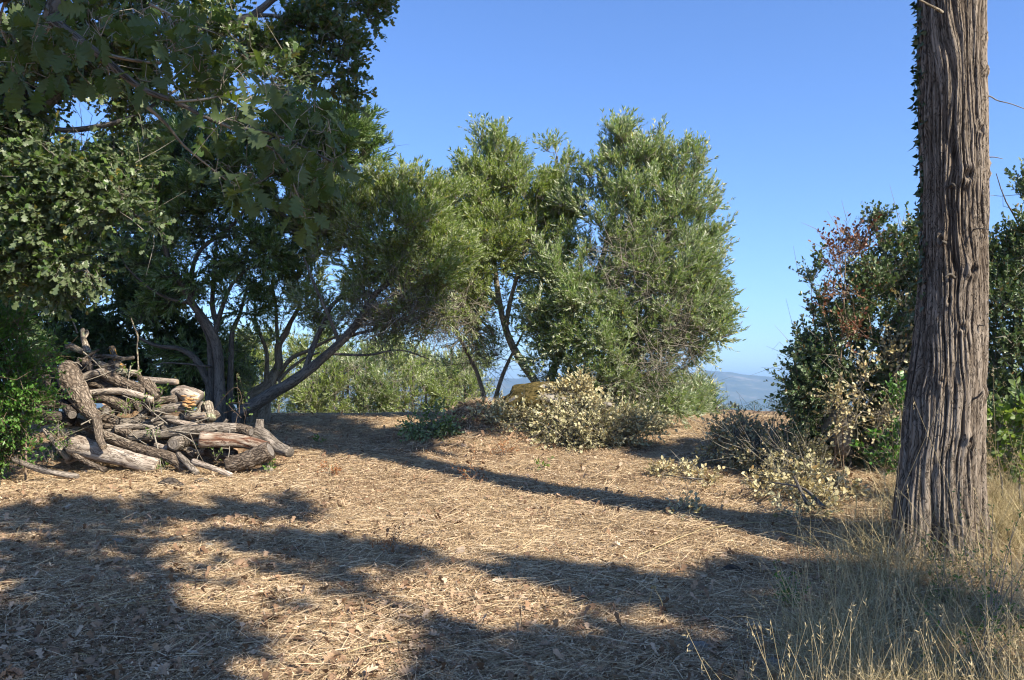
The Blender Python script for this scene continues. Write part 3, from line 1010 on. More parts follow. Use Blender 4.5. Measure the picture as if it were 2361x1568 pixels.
mains = [px_line([(1255, 905, 19.2), (1205, 838, 19), (1170, 770, 19), (1150, 690, 19), (1140, 600, 19), (1130, 480, 19), (1135, 370, 19)], 10, 3),
         px_line([(1166, 765, 19), (1172, 720, 19), (1186, 660, 19.1), (1215, 560, 19.2), (1270, 430, 19.2), (1285, 360, 19.2)], 6, 2.5),
         px_line([(1142, 775, 18.8), (1110, 740, 18.7), (1060, 715, 18.7), (950, 700, 18.6), (900, 690, 18.6)], 2.6, 1),
         px_line([(1150, 700, 19), (1080, 600, 18.8), (1050, 500, 18.8), (1040, 420, 18.8)], 6, 2),
         px_line([(1120, 930, 19.3), (1100, 860, 19.4), (1060, 780, 19.4), (1030, 700, 19.4)], 6, 2, ),
         px_line([(1140, 925, 19.3), (1165, 850, 19.4), (1210, 760, 19.4)], 6, 2)]
blobs = [(1125, 330, 38, 19), (1150, 370, 50, 19), (1175, 430, 62, 19), (1120, 430, 60, 19), (1270, 360, 24, 19), (1285, 410, 44, 19), (1250, 470, 50, 19.2), (1075, 500, 85, 18.9), (1180, 510, 85, 19), (1040, 430, 35, 18.8),
         (1000, 520, 60, 18.8), (1080, 610, 95, 18.8), (1150, 620, 50, 19.2), (1240, 550, 60, 19.3, .7), (1020, 650, 60, 18.8), (1060, 740, 70, 19.4, .5), (1120, 800, 60, 19.4, .5), (1190, 690, 35, 19.2, .6), (1040, 830, 50, 19.6, .5), (1220, 640, 45, 19.6, .5), (1230, 480, 60, 19.2), (1280, 520, 50, 19.2), (1080, 420, 45, 19), (980, 600, 70, 18.8), (1130, 560, 80, 18.8), (1290, 600, 55, 18.8), (1300, 500, 42, 18.8), (1265, 690, 45, 18.6), (1215, 760, 34, 19, .6), (1060, 720, 65, 18.9, .7), (960, 730, 45, 18.8, .5), (1090, 680, 60, 18.9)]
tree("olive_tree", "slender olive tree with a pale leaning trunk behind the mossy boulder", "olive tree", mains, blobs, 760, dict(OL, per=12), M_OLIVE, M_PALEBARK, M_TWIG, "olive trees round the clearing", 1500,
     bare=[(1060, 720, 110, 19), (1250, 580, 70, 19.2), (980, 740, 70, 18.8), (1120, 820, 70, 19.4)])

mains = [px_line([(1275, 925, 18.4), (1268, 880, 18.4), (1300, 800, 18.4), (1370, 650, 18.2), (1420, 480, 18.1), (1440, 340, 18)], 12, 3),
         px_line([(1330, 930, 18.3), (1400, 850, 18.3), (1480, 700, 18.2), (1540, 540, 18.2), (1570, 400, 18.2)], 11, 3),
         px_line([(1300, 800, 18.4), (1310, 700, 18), (1340, 620, 17.6)], 6, 2.5),
         px_line([(1480, 700, 18.2), (1570, 680, 18), (1640, 640, 18)], 6, 2),
         px_line([(1400, 850, 18.3), (1520, 800, 18), (1620, 790, 17.8), (1690, 770, 17.8)], 5, 1.5)]
blobs = [(1440, 320, 45, 18), (1400, 370, 40, 18), (1490, 370, 65, 18), (1580, 390, 55, 18.2), (1370, 440, 42, 18), (1470, 460, 105, 18), (1580, 480, 85, 18.2), (1430, 560, 100, 18), (1540, 570, 115, 18), (1620, 560, 62, 18.2), (1635, 650, 50, 18.2),
         (1500, 680, 120, 18), (1330, 660, 75, 17.3), (1280, 740, 75, 17.3), (1380, 720, 90, 17.2), (1300, 820, 85, 17.4), (1400, 820, 100, 17.3), (1500, 790, 85, 17.8), (1600, 730, 85, 18), (1655, 760, 44, 18), (1690, 785, 18, 18, .5), (1550, 830, 60, 18, .6), (1450, 890, 65, 17.8), (1350, 890, 50, 17.8), (1600, 830, 34, 18, .5), (1340, 540, 35, 18, .6), (1590, 640, 80, 17.8), (1640, 700, 55, 18), (1320, 470, 45, 18.4), (1260, 620, 50, 17.8), (1530, 400, 60, 18), (1440, 950, 50, 17.6), (1530, 920, 60, 17.8)]
sh = dict(OL, per=13)
tree("olive_tree", "large dense olive tree whose round crown hangs down to the brush heap", "olive tree", mains, blobs, 950, sh, M_OLIVE_BLUE, M_GREYBARK, M_TWIG, "olive trees round the clearing", 1700, bow=.35,
     bare=[(1560, 760, 90, 17.3), (1500, 850, 80, 17.2), (1450, 640, 130, 17.5), (1400, 900, 60, 17.2)])

mains = [px_line([(1660, 985, 25), (1650, 930, 25), (1640, 890, 25)], 4, 2), px_line([(1570, 985, 23), (1560, 930, 23), (1550, 890, 23)], 4, 2)]
blobs = [(1620, 905, 26, 25), (1625, 955, 34, 25), (1590, 930, 40, 24), (1540, 930, 50, 23), (1490, 940, 40, 22.5), (1580, 960, 40, 23)]
tree("olive_bush", "low olive bush filling the gap between the brush heap and the hills", "bush", mains, blobs, 110, dict(OL, per=11, leafL=.09), M_OLIVE_BLUE, M_GREYBARK, M_TWIG, None, 300)

for q, (bl, lab) in enumerate([
        ([(720, 905, 45, 39.0), (770, 885, 45, 39.0), (700, 930, 30, 39.0)], "yellow green olive bush nearest the tiny cypress at the clearing's back edge"),
        ([(830, 880, 55, 39.5), (880, 900, 50, 39.0), (840, 930, 40, 39.0), (800, 850, 35, 39.5)], "twiggy grey olive bush in the middle of the back edge"),
        ([(905, 830, 50, 40.0), (950, 870, 55, 40.0), (930, 920, 45, 39.0), (980, 910, 40, 39.0)], "leafy olive bush left of the dark cut saplings"),
        ([(1030, 890, 40, 40.0), (1070, 860, 40, 40.5), (1090, 910, 35, 40.0), (1030, 930, 30, 39.0)], "sparse olive bush beside the boulder under bare branches")]):
    b0 = bl[0]
    mains = [px_line([(x_, 960, d_ + .2), (x_ + 3, y_ + 10, d_), (x_ - 4, y_ - r_ * .5, d_)], 2.6, 1.2) for x_, y_, r_, d_ in bl]
    bl = bl + [(b_[0] + 8, 950, b_[2] * .7, b_[3] - .3) for b_ in bl]
    tree("olive_bush", lab, "bush", mains, bl, 80, dict(OL, per=9, length=.32, leafL=.07, leafW=.018), M_OLIVE if q != 1 else M_OLIVE_BLUE, M_GREYBARK, M_TWIG, "olive bushes along the back edge", 260, main_names=["stem"] * len(bl))

for bl, lab in (([(560, 880, 50, 58), (610, 800, 36, 60), (560, 810, 36, 60), (600, 845, 50, 60), (640, 900, 40, 58), (600, 930, 40, 58)], "sunlit olive bush seen under the many stemmed olive beyond the ridge"),
                ([(690, 880, 42, 60), (690, 820, 34, 61), (750, 800, 34, 62), (740, 860, 50, 62), (790, 840, 42, 62), (740, 920, 40, 60)], "sunlit yellow green olive bush beyond the ridge left of the middle"),
                ([(840, 850, 50, 62), (890, 830, 48, 62), (870, 910, 50, 60), (930, 880, 42, 61)], "sunlit olive bush beyond the ridge in the middle"),
                ([(980, 850, 50, 62), (1030, 870, 48, 60), (1080, 850, 42, 62), (1060, 920, 45, 60)], "sunlit olive bush beyond the ridge left of the boulder"),
                ([(470, 850, 50, 60), (420, 900, 45, 60), (500, 900, 45, 60)], "olive bush beyond the ridge behind the woodpile")):
    mains = [px_line([(x_, y_ + r_ + 40, d_ + .4), (x_ + 4, y_ + 10, d_), (x_ - 4, y_ - r_ * .6, d_)], 2.4, 1.0) for x_, y_, r_, d_ in bl]
    tree("olive_bush", lab, "bush", mains, bl, 130, dict(OL, per=13, length=.34, leafL=.08, leafW=.02), M_OLIVE, M_GREYBARK, M_TWIG, "olive bushes beyond the ridge", 200, main_names=["stem"] * len(bl))

# --- dark evergreen at the far left
mains = [px_line([(90, 980, 20), (100, 850, 20), (130, 700, 20), (170, 560, 20), (180, 420, 20)], 18, 5),
         px_line([(100, 850, 20), (60, 700, 20), (20, 560, 20)], 10, 4), px_line([(130, 720, 20), (230, 640, 20), (320, 560, 20)], 8, 3),
         px_line([(110, 830, 20), (220, 790, 20), (330, 760, 20)], 6, 2)]
blobs = [(40, 480, 150, 20), (190, 470, 140, 20), (300, 430, 110, 20), (130, 640, 95, 20), (280, 620, 90, 20), (330, 720, 55, 20, .8), (390, 790, 60, 20), (300, 840, 60, 20, .8), (30, 720, 90, 20), (90, 800, 60, 20, .8), (200, 740, 40, 20, .7), (440, 850, 55, 20), (380, 890, 50, 20), (230, 850, 35, 20, .6),
         (-60, 600, 130, 20), (540, 830, 40, 20.5, .7), (100, 890, 60, 19), (160, 770, 70, 19.5), (260, 790, 60, 19.5), (200, 850, 60, 19.5), (320, 680, 70, 19.5), (440, 760, 55, 20), (500, 880, 45, 20), (130, 820, 60, 19)]
sh = dict(per=24, length=.30, nleaf=22, leafL=.065, leafW=.028, tpl='narrow', up=.3, out=.5, rand=.9, spread=.9)
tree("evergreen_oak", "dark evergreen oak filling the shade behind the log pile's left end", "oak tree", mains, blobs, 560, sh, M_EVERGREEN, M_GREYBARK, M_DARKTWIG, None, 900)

# --- large oak on the left; its crown spans the top left
mains = [px_line([(-70, 1010, 10.6), (-60, 800, 10.5), (-40, 560, 10.3), (0, 330, 10), (60, 160, 9.6), (120, 40, 11.2)], 44, 14),
         px_line([(0, 330, 10), (150, 200, 9.6), (330, 110, 11.0), (477, 66, 11.2), (560, 45, 11.2), (586, 34, 11.2), (640, -10, 11.2)], 17, 7),
         px_line([(586, 36, 11.2), (640, 38, 11.2), (700, 62, 11.2), (760, 90, 11.2), (800, 140, 11.2)], 5, 2),
         px_line([(-40, 560, 10.3), (60, 480, 10), (160, 440, 9.8), (270, 470, 9.6), (330, 510, 9.5)], 10, 2.5),
         px_line([(-50, 640, 10.4), (40, 600, 10), (120, 590, 9.8), (200, 610, 9.6)], 7, 2),
         px_line([(20, 280, 9.9), (160, 300, 9.6), (300, 270, 9.4), (420, 200, 11.0)], 8, 3),
         px_line([(630, 0, 11.2), (700, -30, 11.2), (800, -20, 11.2)], 5, 2)]
blobs = [(60, 330, 115, 9.8), (180, 400, 100, 9.6), (90, 500, 105, 9.7), (270, 490, 65, 9.5), (330, 515, 38, 9.4), (200, 570, 60, 9.6), (40, 610, 80, 9.8), (60, 420, 110, 9.7), (290, 400, 70, 9.7),
         (90, 110, 150, 9.5), (280, 70, 130, 9.4), (440, 40, 105, 11.0), (590, 120, 55, 11.0), (690, 70, 75, 11.2), (770, 100, 58, 11.2), (805, 150, 34, 11.2), (790, 195, 40, 11.2), (835, 205, 14, 11.2), (725, 15, 70, 11.2), (840, 15, 38, 11.2), (875, 10, 16, 11.2),
         (640, 170, 50, 9.4), (280, 230, 95, 9.6), (420, 170, 75, 9.4), (20, 220, 110, 9.8), (540, 80, 60, 11.0, .6), (690, 150, 50, 11.0), (140, 660, 45, 9.9)]
sh = dict(per=13, length=.24, nleaf=11, leafL=.066, leafW=.048, tpl='lobed', up=.15, out=.5, rand=.8, spread=1.0, droop=.15)
tree("oak_tree", "tall oak on the left with sunlit sprays above the log pile", "oak tree", mains, blobs, 430, sh, M_OAK, M_GREYBARK, M_TWIG, "oaks on the left", 300, r_gain=.008, sides=14)

# --- near oak: trunk left of the frame, one limb reaching across the top left close to the camera
def Z1(x, y):
    return (.4043 * x, .4043 * y)


trunk = (spline([(-3.3, 2.2, float(H(-3.3, 2.2)) - .15), (-3.2, 2.25, 1.0), (-3.05, 2.35, 2.2), (-3.1, 2.3, 3.6), (-3.3, 2.2, 5.2)], 40), np.linspace(.21, .10, 40))
c0 = np.array((-3.06, 2.34, 2.1))
lim = np.array([c0] + [P(*Z1(x, y), d) for x, y, d in ((60, -60, 2.9), (300, 120, 2.95), (550, 300, 3.0), (800, 500, 3.05), (1000, 580, 3.05), (1250, 700, 3.0), (1600, 780, 3.0), (1950, 950, 3.0))])
limb = (spline(lim, 60), np.interp(np.linspace(0, 1, 60), (0, .3, .6, 1), (.045, .016, .0085, .003)))
sub = []
for pts, r in ((((550, 300), (800, 350), (950, 350), (1200, 300)), 4.5), (((830, 600), (950, 710), (1050, 830), (1180, 940), (1320, 1050)), 4.5), (((1250, 700), (1450, 790), (1600, 900), (1700, 1120), (1740, 1230)), 3.5),
               (((1000, 580), (1200, 560), (1400, 500), (1600, 480)), 3.2), (((300, 120), (250, 250), (420, 330)), 4), (((60, -60), (0, 120), (60, 300)), 4),
               (((850, 20), (1050, 120), (1230, 190)), 4), (((550, 300), (620, 420), (560, 560)), 3)):
    dd = 3.0 + .25 * (RNG.random() - .5)
    q = [P(*Z1(x, y), dd + .06 * i_) for i_, (x, y) in enumerate(pts)]
    sub.append((spline(q, 20), np.linspace(r, 1.3, 20) * 3 / F_PX))
root = thing("oak_tree", "near oak leaning in from the left with large lobed leaves hanging close overhead", "oak tree", tuple(trunk[0][0]), "oaks on the left")
build("trunk", stem_mesh(*trunk, 20, .14, 91, .3), M_GREYBARK, root)
build("limb", stem_mesh(*limb, 8, .10, 92), M_GREYBARK, root)
for q, sb in enumerate(sub):
    build("side_branch", stem_mesh(*sb, 6, .08, 93 + q), M_TWIG, root)
clusters = [(1180, 540, 130, 14), (1320, 560, 120, 14), (1480, 520, 110, 12), (1640, 540, 110, 12), (1750, 640, 110, 13), (1860, 780, 110, 14), (1930, 930, 110, 12), (1820, 1020, 110, 10), (1700, 900, 120, 14), (1560, 820, 120, 12),
            (1400, 720, 100, 10), (1250, 780, 100, 8), (1300, 980, 100, 10), (1330, 1080, 80, 8), (1420, 1000, 90, 8), (1480, 1130, 60, 5), (1730, 1240, 60, 6), (1700, 1120, 70, 6), (1080, 940, 60, 4), (1200, 680, 80, 6),
            (1250, 300, 140, 12), (1080, 330, 130, 12), (900, 300, 130, 12), (760, 180, 140, 12), (950, 120, 140, 12), (1130, 130, 120, 8), (560, 180, 130, 12), (420, 300, 130, 12), (380, 120, 130, 14), (230, 250, 130, 14),
            (180, 90, 130, 14), (60, 220, 130, 13), (60, 60, 120, 14), (100, 400, 110, 9), (300, 440, 90, 6), (640, 60, 130, 10), (560, 430, 90, 6), (860, 440, 90, 6), (1000, 520, 90, 6), (1380, 400, 110, 10), (1000, -40, 130, 6), (700, -60, 150, 6), (400, -40, 150, 6)]
lm = []
tv, tf = TPL['oak']
for vi in range(6):                                    # six leaf meshes shared by all the leaf objects
    v = tv.copy()
    hw = .74 + .1 * (vi % 3)
    v[:, 1] *= hw
    v[:, 1] += .05 * np.sin(v[:, 0] * 3 + vi * 2) * (v[:, 0] > .05)
    v[:, 2] += (.14 * vi - .50) * v[:, 0] ** 2 + .10 * np.sin(v[:, 0] * 7 + vi) * np.abs(v[:, 1]) * 2 + (.05 + .09 * (vi % 4)) * np.abs(v[:, 1]) + .12 * np.sin(v[:, 0] * 4 + vi) * v[:, 1]
    st = np.array([(-.22, 0.008, .02), (-.22, -.008, .02), (0.02, .006, 0), (0.02, -.006, 0)])
    ac = Acc()
    ac.add(v, tf[0], .15 + .13 * vi)
    ac.add(st, [(0, 2, 3, 1)], .9)
    o = build("leaf", ac, M_OAKNEAR, None)
    lm.append(o.data)
    bpy.data.objects.remove(o)
lit, cnt = Acc(), 0
pool = []
for x, y, r, n in clusters:
    for _ in range(int(n * 1.15)):
        g = RNG.normal(size=3)
        c = P(*Z1(x + g[0] * r * .55, y + g[1] * r * .5), 3.0 + .14 * g[2])
        pool.append(c)
twp = []
LN = np.concatenate([limb[0][12:], *[sb[0] for sb in sub]])
pool = np.array(pool)
dl = np.min(np.linalg.norm(pool[:, None] - LN[None], axis=2), axis=1)
pool = pool[np.argsort(dl)]
JN, NODES = [], list(LN)
for c in pool:                                         # each leaf hangs from the limb or from the twig of a nearer leaf
    arr = np.array(NODES)
    dd_ = np.linalg.norm(arr - c, axis=1) + .05 * RNG.random(len(arr))
    dd_[dd_ < .045] += .06
    JN.append(arr[np.argmin(dd_)])
    NODES.append(c)
rootloc = LOC[root.name]
order = RNG.permutation(len(pool))
for pi in order:
    c, jn = pool[pi], JN[pi]
    d = nrm(c - jn) * .6 + np.array((.25, 0, -.45)) + RNG.normal(size=3) * .38
    d = nrm(d)
    n_ = nrm(np.array((0, 0, .8)) + RNG.normal(size=3) * .55 + np.array((0, -.35, 0)))
    s_ = nrm(np.cross(n_, d))
    n_ = np.cross(d, s_)
    L = .052 + .046 * RNG.random()
    twp.append(np.stack([jn, (jn + c) / 2 + RNG.normal(size=3) * .012 + np.array((0, 0, .015)), c - d * L * .15]))
    if cnt < 300:
        o = bpy.data.objects.new("leaf", lm[RNG.integers(6)])
        M4 = Matrix(((d[0] * L, s_[0] * L, n_[0] * L, c[0] - rootloc[0]), (d[1] * L, s_[1] * L, n_[1] * L, c[1] - rootloc[1]), (d[2] * L, s_[2] * L, n_[2] * L, c[2] - rootloc[2]), (0, 0, 0, 1)))
        COL.objects.link(o)
        o.parent = root
        o.matrix_local = M4
    else:
        add_leaves(lit, c[None], d[None], n_[None], np.array([L]), np.array([L * .8]), 'oak')
    cnt += 1
V, Fc = tubes(np.array(twp), np.tile(np.array((.0017, .0013, .0009)), (len(twp), 1)), 4)
ac = Acc()
ac.add(V, Fc, .4)
stuff(build("twigs", ac, M_TWIG, root))
# the rest of its crown lies outside the frame, above and to the left
tg, _ = blob_points([('w', -3.4, 1.8, 4.6, 1.2), ('w', -2.6, 2.6, 4.4, .8), ('w', -3.9, 2.8, 4.2, 1.0), ('w', -3.2, 1.4, 3.2, .7)], 60)
pt = grow([trunk], tg)
stuff(build("branches", branch_acc(pt), M_GREYBARK, root))
crown("outer_foliage", root, pt, M_OAKNEAR, M_TWIG, 8, .28, 9, .09, .07, 'lobed', up=.1, spread=1.0)
stuff(build("foliage", lit, M_OAKNEAR, root))

# ------------------------------------------------------------------ the ivy clad cypress trunk on the right
DT = 6.62
rows = np.array([1345, 1290, 1200, 1100, 1000, 900, 750, 600, 450, 200, 0, -200])
lft = np.array([2030, 2042, 2056, 2066, 2079, 2091, 2111, 2122, 2125, 2118, 2116, 2116])
rgt = np.array([2278, 2268, 2263, 2262, 2264, 2268, 2272, 2275, 2276, 2272, 2270, 2270])
pts = np.array([PR((l_ + r_) / 2, y_, DT) for y_, l_, r_ in zip(rows, lft, rgt)])
rad = (rgt - lft) / 2 * DT / F_PX - .034
zt = np.concatenate([np.arange(pts[0, 2] - .1, 5.3, .019), np.linspace(5.32, 15.5, 90)])
ax = np.interp(zt, pts[:, 2], pts[:, 0])
rr_ = np.interp(zt, pts[:, 2], rad)
hi = zt > pts[-1, 2]
rr_[hi] = np.interp(zt[hi], (pts[-1, 2], 15.5), (rad[-1], .04))
ax[hi] = pts[-1, 0] + .02 * (zt[hi] - pts[-1, 2])
ax = np.convolve(np.pad(ax, 12, 'edge'), np.ones(25) / 25, 'valid')
rr_ = np.convolve(np.pad(rr_, 12, 'edge'), np.ones(25) / 25, 'valid')
nth = 480
th = np.arange(nth) / nth
TH, ZZ = np.meshgrid(th, zt)
warp = .022 * vn3(TH * 6, ZZ * 1.3, 1, 61, 6) + .010 * vn3(TH * 12, ZZ * 4.0, 2, 62, 12) + .012 * (ZZ - 2)
# knots: strands bend round them, each a raised lip with a pit
KN = [(2196, 420, .075), (2221, 318, .05), (2205, 632, .06), (2228, 545, .045), (2180, 760, .05), (2236, 905, .05), (2150, 560, .045), (2240, 180, .045), (2160, 700, .04), (2262, 395, .05), (2190, 1010, .05), (2140, 880, .035), (2245, 100, .035)]
lift = np.zeros_like(TH)
for kx, ky, kr in KN:
    kp = PR(kx, ky, DT)
    f = np.interp(kp[2], zt, ax)
    rad_k = np.interp(kp[2], zt, rr_)
    phi = math.asin(np.clip((kp[0] - f) / rad_k, -.95, .95)) - math.pi / 2       # front faces -Y
    dth = (TH * 2 * math.pi - phi + math.pi) % (2 * math.pi) - math.pi
    dx, dz = dth * rad_k, ZZ - kp[2]
    rr2 = np.sqrt(dx ** 2 + (dz * .75) ** 2)
    lift += .022 * (kr / .06) * np.exp(-((rr2 - kr * .55) / (kr * .35)) ** 2) - .035 * (kr / .06) * np.exp(-(rr2 / (kr * .33)) ** 2)
    warp += .16 * dx * np.exp(-(rr2 / (kr * 1.3)) ** 2)
s1 = np.clip(np.abs(vn3((TH + warp) * 46, ZZ * .95, 0, 63, 46)) * 3.0, 0, 1) * 2 - 1
s1b = np.clip(np.abs(vn3((TH + warp * 1.3 + .37) * 31, ZZ * 1.4, 3, 68, 31)) * 4.5, 0, 1) * 2 - 1
s2 = np.clip(np.abs(vn3((TH + warp) * 105, ZZ * 2.2, 0, 64, 105)) * 2.6, 0, 1) * 2 - 1
s3 = vn3((TH + warp) * 150, ZZ * 5, 0, 65, 150)
s4 = vn3((TH + warp) * 38, ZZ * 14, 5, 69, 38)
big = fbm(TH * 3, ZZ * .8, 0, 66, 3, 3)
foot = np.exp(-np.maximum(ZZ - float(H(pts[0, 0], DT)), 0) / .55)
lobe = foot * (.13 * np.cos(TH * 2 * math.pi * 5 + 1.1) + .10 * np.cos(TH * 2 * math.pi * 3 + 2.2))
RAD = rr_[:, None] * (1 + .035 * big + lobe) +   .0085 * s1 + .0075 * s1b + .0052 * s2 + .0030 * s3 + .0022 * s4 + lift
V = np.stack([ax[:, None] + RAD * np.cos(TH * 2 * math.pi), DT + RAD * np.sin(TH * 2 * math.pi), ZZ], -1)
nz_ = len(zt)
i, j = np.meshgrid(np.arange(nz_ - 1), np.arange(nth), indexing='ij')
a = Acc()
a.add(V, np.stack([i * nth + j, i * nth + (j + 1) % nth, (i + 1) * nth + (j + 1) % nth, (i + 1) * nth + j], -1).reshape(-1, 4), np.clip(.47 + .13 * s1 + .13 * s1b + .15 * s2 + .16 * s3 + .07 * s4 + .16 * big, 0, 1).ravel(), bark=np.stack([.27 * np.cos((TH + warp) * 2 * math.pi), .27 * np.sin((TH + warp) * 2 * math.pi), ZZ], -1))
cyp = thing("cypress_tree", "tall cypress trunk with ridged fibrous bark standing at the right", "cypress tree", (pts[0, 0], DT, float(H(pts[0, 0], DT))))
build("trunk", a, M_CYPBARK, cyp)
for pts_, r_, mm in (([(2268, 222, 6.95), (2283, 222, 6.9), (2300, 232, 6.85), (2330, 239, 6.8), (2375, 256, 6.7)], 2.0, M_TWIG), ([(2270, 364, 6.95), (2290, 362, 6.9), (2312, 366, 6.85)], 1.6, M_TWIG), ([(2240, 530, 6.74), (2260, 527, 6.65), (2281, 529, 6.6)], 2, M_DARKTWIG),
                     ([(2172, 28, 6.75), (2160, 20, 6.6), (2140, 10, 6.5), (2100, -12, 6.4)], 4.0, M_PALEBARK), ([(2222, 938, 6.74), (2240, 922, 6.68), (2255, 915, 6.64), (2266, 902, 6.6)], 3.5, M_DARKTWIG), ([(2190, 430, 6.75), (2196, 425, 6.68), (2202, 430, 6.66)], 5, M_DARKTWIG),
                     ([(2200, 640, 6.75), (2190, 632, 6.68), (2178, 640, 6.66)], 4, M_DARKTWIG), ([(2180, 560, 6.74), (2172, 556, 6.68)], 4, M_DARKTWIG), ([(2250, 748, 6.76), (2262, 750, 6.68), (2276, 752, 6.65)], 2, M_DARKTWIG)):
    pa, R = px_line([(u_, v_, w_ + .02) for u_, v_, w_ in pts_], r_, r_ * .45, 10)
    build("dead_branch", stem_mesh(pa, R, 7, .12, int(r_ * 10), cap=True), mm, cyp)
tr = (np.stack([ax, np.full_like(ax, DT), zt], 1)[-85::3], rr_[-85::3])
bl = [('w', 2.3, 6.7, 6.5, .38), ('w', 4.2, 6.6, 6.7, .6), ('w', 4.9, 6.4, 7.4, .7), ('w', 5.3, 6.9, 7.0, .35), ('w', 4.9, 6.9, 8.5, .5), ('w', 3.3, 6.7, 7.4, .7), ('w', 3.0, 6.4, 8.4, .9), ('w', 3.4, 6.8, 9.2, 1.0), ('w', 2.7, 6.6, 10.2, 1.2), ('w', 2.9, 6.7, 11.6, 1.2), ('w', 3.2, 6.7, 12.8, .9), ('w', 3.4, 6.7, 14.0, .8)]
tg, _ = blob_points(bl, 400)
pt = grow([tr], tg, up=.1)
stuff(build("branches", branch_acc(pt), M_GREYBARK, cyp))
crown("crown", cyp, pt, M_CYPRESS, M_DARKTWIG, 16, .40, 16, .12, .06, 'narrow', up=.5, spread=.5)

# ivy climbing the shaded left edge
iv = thing("ivy", "dark ivy climbing the shaded left edge of the cypress trunk", "ivy", (2.75, 6.62, 1.2))
ia, il = Acc(), []
for q in range(5):
    zz = np.linspace(1.3, 4.9, 60)
    f = np.interp(zz, zt, ax)
    r_ = np.interp(zz, zt, rr_)
    ang = math.pi - .42 + .12 * q + .09 * np.sin(zz * 3 + q * 2)
    vine = np.stack([f + (r_ + .014) * np.cos(ang), DT + (r_ + .014) * np.sin(ang), zz], 1)
    V, Fc = tubes(vine[None], np.full((1, 60), .004), 4)
    ia.add(V, Fc, .4)
    il.append(vine[18:] if q % 2 else vine[8:])
stuff(build("stems", ia, M_DARKTWIG, iv))
ivp = np.concatenate(il)
ivp = ivp[RNG.integers(len(ivp), size=520)] + RNG.normal(size=(520, 3)) * .018
keep = RNG.random(520) < sstep(1.4, 3.0, ivp[:, 2]) * .9 + .1
ivp = ivp[keep]
out = np.stack([ivp[:, 0] - np.interp(ivp[:, 2], zt, ax), ivp[:, 1] - DT, np.zeros(len(ivp))], 1)
la = Acc()
add_leaves(la, ivp, nrm(nrm(RNG.normal(size=(len(ivp), 3))) * .8 + nrm(out) * .7 + np.array((0, 0, -.5))), nrm(out + RNG.normal(size=(len(ivp), 3)) * .04), .035 + .025 * RNG.random(len(ivp)), .042, 'ivy')
stuff(build("leaves", la, M_IVY, iv))

# ------------------------------------------------------------------ shrubs on the right
KE = dict(per=9, length=.24, nleaf=18, leafL=.036, leafW=.022, tpl='oval', up=.55, out=.4, rand=.8, spread=.95, thin=.002)
mains = [px_line([(2010, 1040, 11), (2020, 900, 11), (2050, 720, 11), (2070, 560, 11)], 5, 1.5), px_line([(1960, 1050, 11), (1950, 900, 11), (1980, 740, 11), (2000, 600, 11), (2010, 520, 11)], 4, 1.2),
         px_line([(1940, 1050, 11), (1900, 900, 11), (1880, 760, 11), (1870, 680, 11)], 3, 1), px_line([(1985, 760, 11), (1950, 650, 11), (1940, 570, 11)], 2, .8), px_line([(2060, 1040, 11.2), (2100, 800, 11.2), (2110, 600, 11.2)], 5, 1.5), px_line([(1955, 960, 11), (1880, 900, 10.9), (1830, 870, 10.8)], 3, 1)]
blobs = [(2015, 530, 26, 11), (1995, 560, 20, 11, .6), (2075, 570, 42, 11), (2105, 545, 30, 11.2), (1880, 640, 28, 11, .45), (1935, 610, 28, 11, .35), (2035, 650, 60, 11), (2100, 660, 60, 11.2), (1985, 690, 45, 11), (1900, 740, 40, 11, .45), (1960, 770, 65, 11), (2050, 770, 75, 11), (1890, 820, 45, 11), (1925, 870, 70, 11), (2020, 870, 75, 11), (1860, 890, 45, 10.9), (1855, 730, 16, 11, .4), (1870, 940, 45, 11), (2090, 860, 60, 11.2), (1900, 1000, 45, 11.2), (1960, 1000, 50, 11.3), (2030, 970, 60, 11), (2090, 980, 60, 11), (1860, 1010, 40, 11.2), (2060, 1050, 50, 11), (1990, 1060, 40, 11.3), (2150, 760, 80, 11.6), (2150, 620, 60, 11.6)]
tree("holly_oak_shrub", "dense dark holly leaved shrub left of the cypress trunk", "shrub", mains, blobs, 560, KE, M_KERMES, M_GREYBARK, M_TWIG, None, 500, main_names=["stem"] * 6, bow=.2)
mains = [px_line([(1925, 1040, 10.7), (1935, 880, 10.6), (1945, 720, 10.6), (1950, 590, 10.7)], 2.4, .8), px_line([(1940, 860, 10.6), (1915, 770, 10.6), (1890, 700, 10.7)], 1.6, .7)]
blobs = [(1950, 592, 44, 11), (1985, 570, 34, 11), (1925, 700, 44, 11), (1895, 715, 18, 10.6), (1955, 680, 26, 10.6), (1962, 760, 22, 10.5), (1935, 750, 22, 10.5), (1925, 622, 22, 10.8)]
tree("pistachio_shrub", "thin shrub whose reddened leaves show through the holly leaved shrub", "shrub", mains, blobs, 52, dict(KE, per=5, nleaf=7, leafL=.034, leafW=.02), M_RED, M_BROWNTWIG, M_BROWNTWIG, None, 60, main_names=["stem", "stem"])
mains = [px_line([(2330, 1010, 9.8), (2335, 800, 9.8), (2350, 600, 9.8), (2355, 470, 9.8)], 4, 1.5), px_line([(2400, 1000, 9.8), (2400, 760, 9.8), (2380, 560, 9.8)], 4, 1.5), px_line([(2361, 540, 9.7), (2340, 500, 9.6), (2315, 455, 9.6), (2297, 400, 9.6)], 2.4, .9),
         px_line([(2300, 1010, 9.8), (2295, 850, 9.8), (2300, 640, 9.8)], 3, 1)]
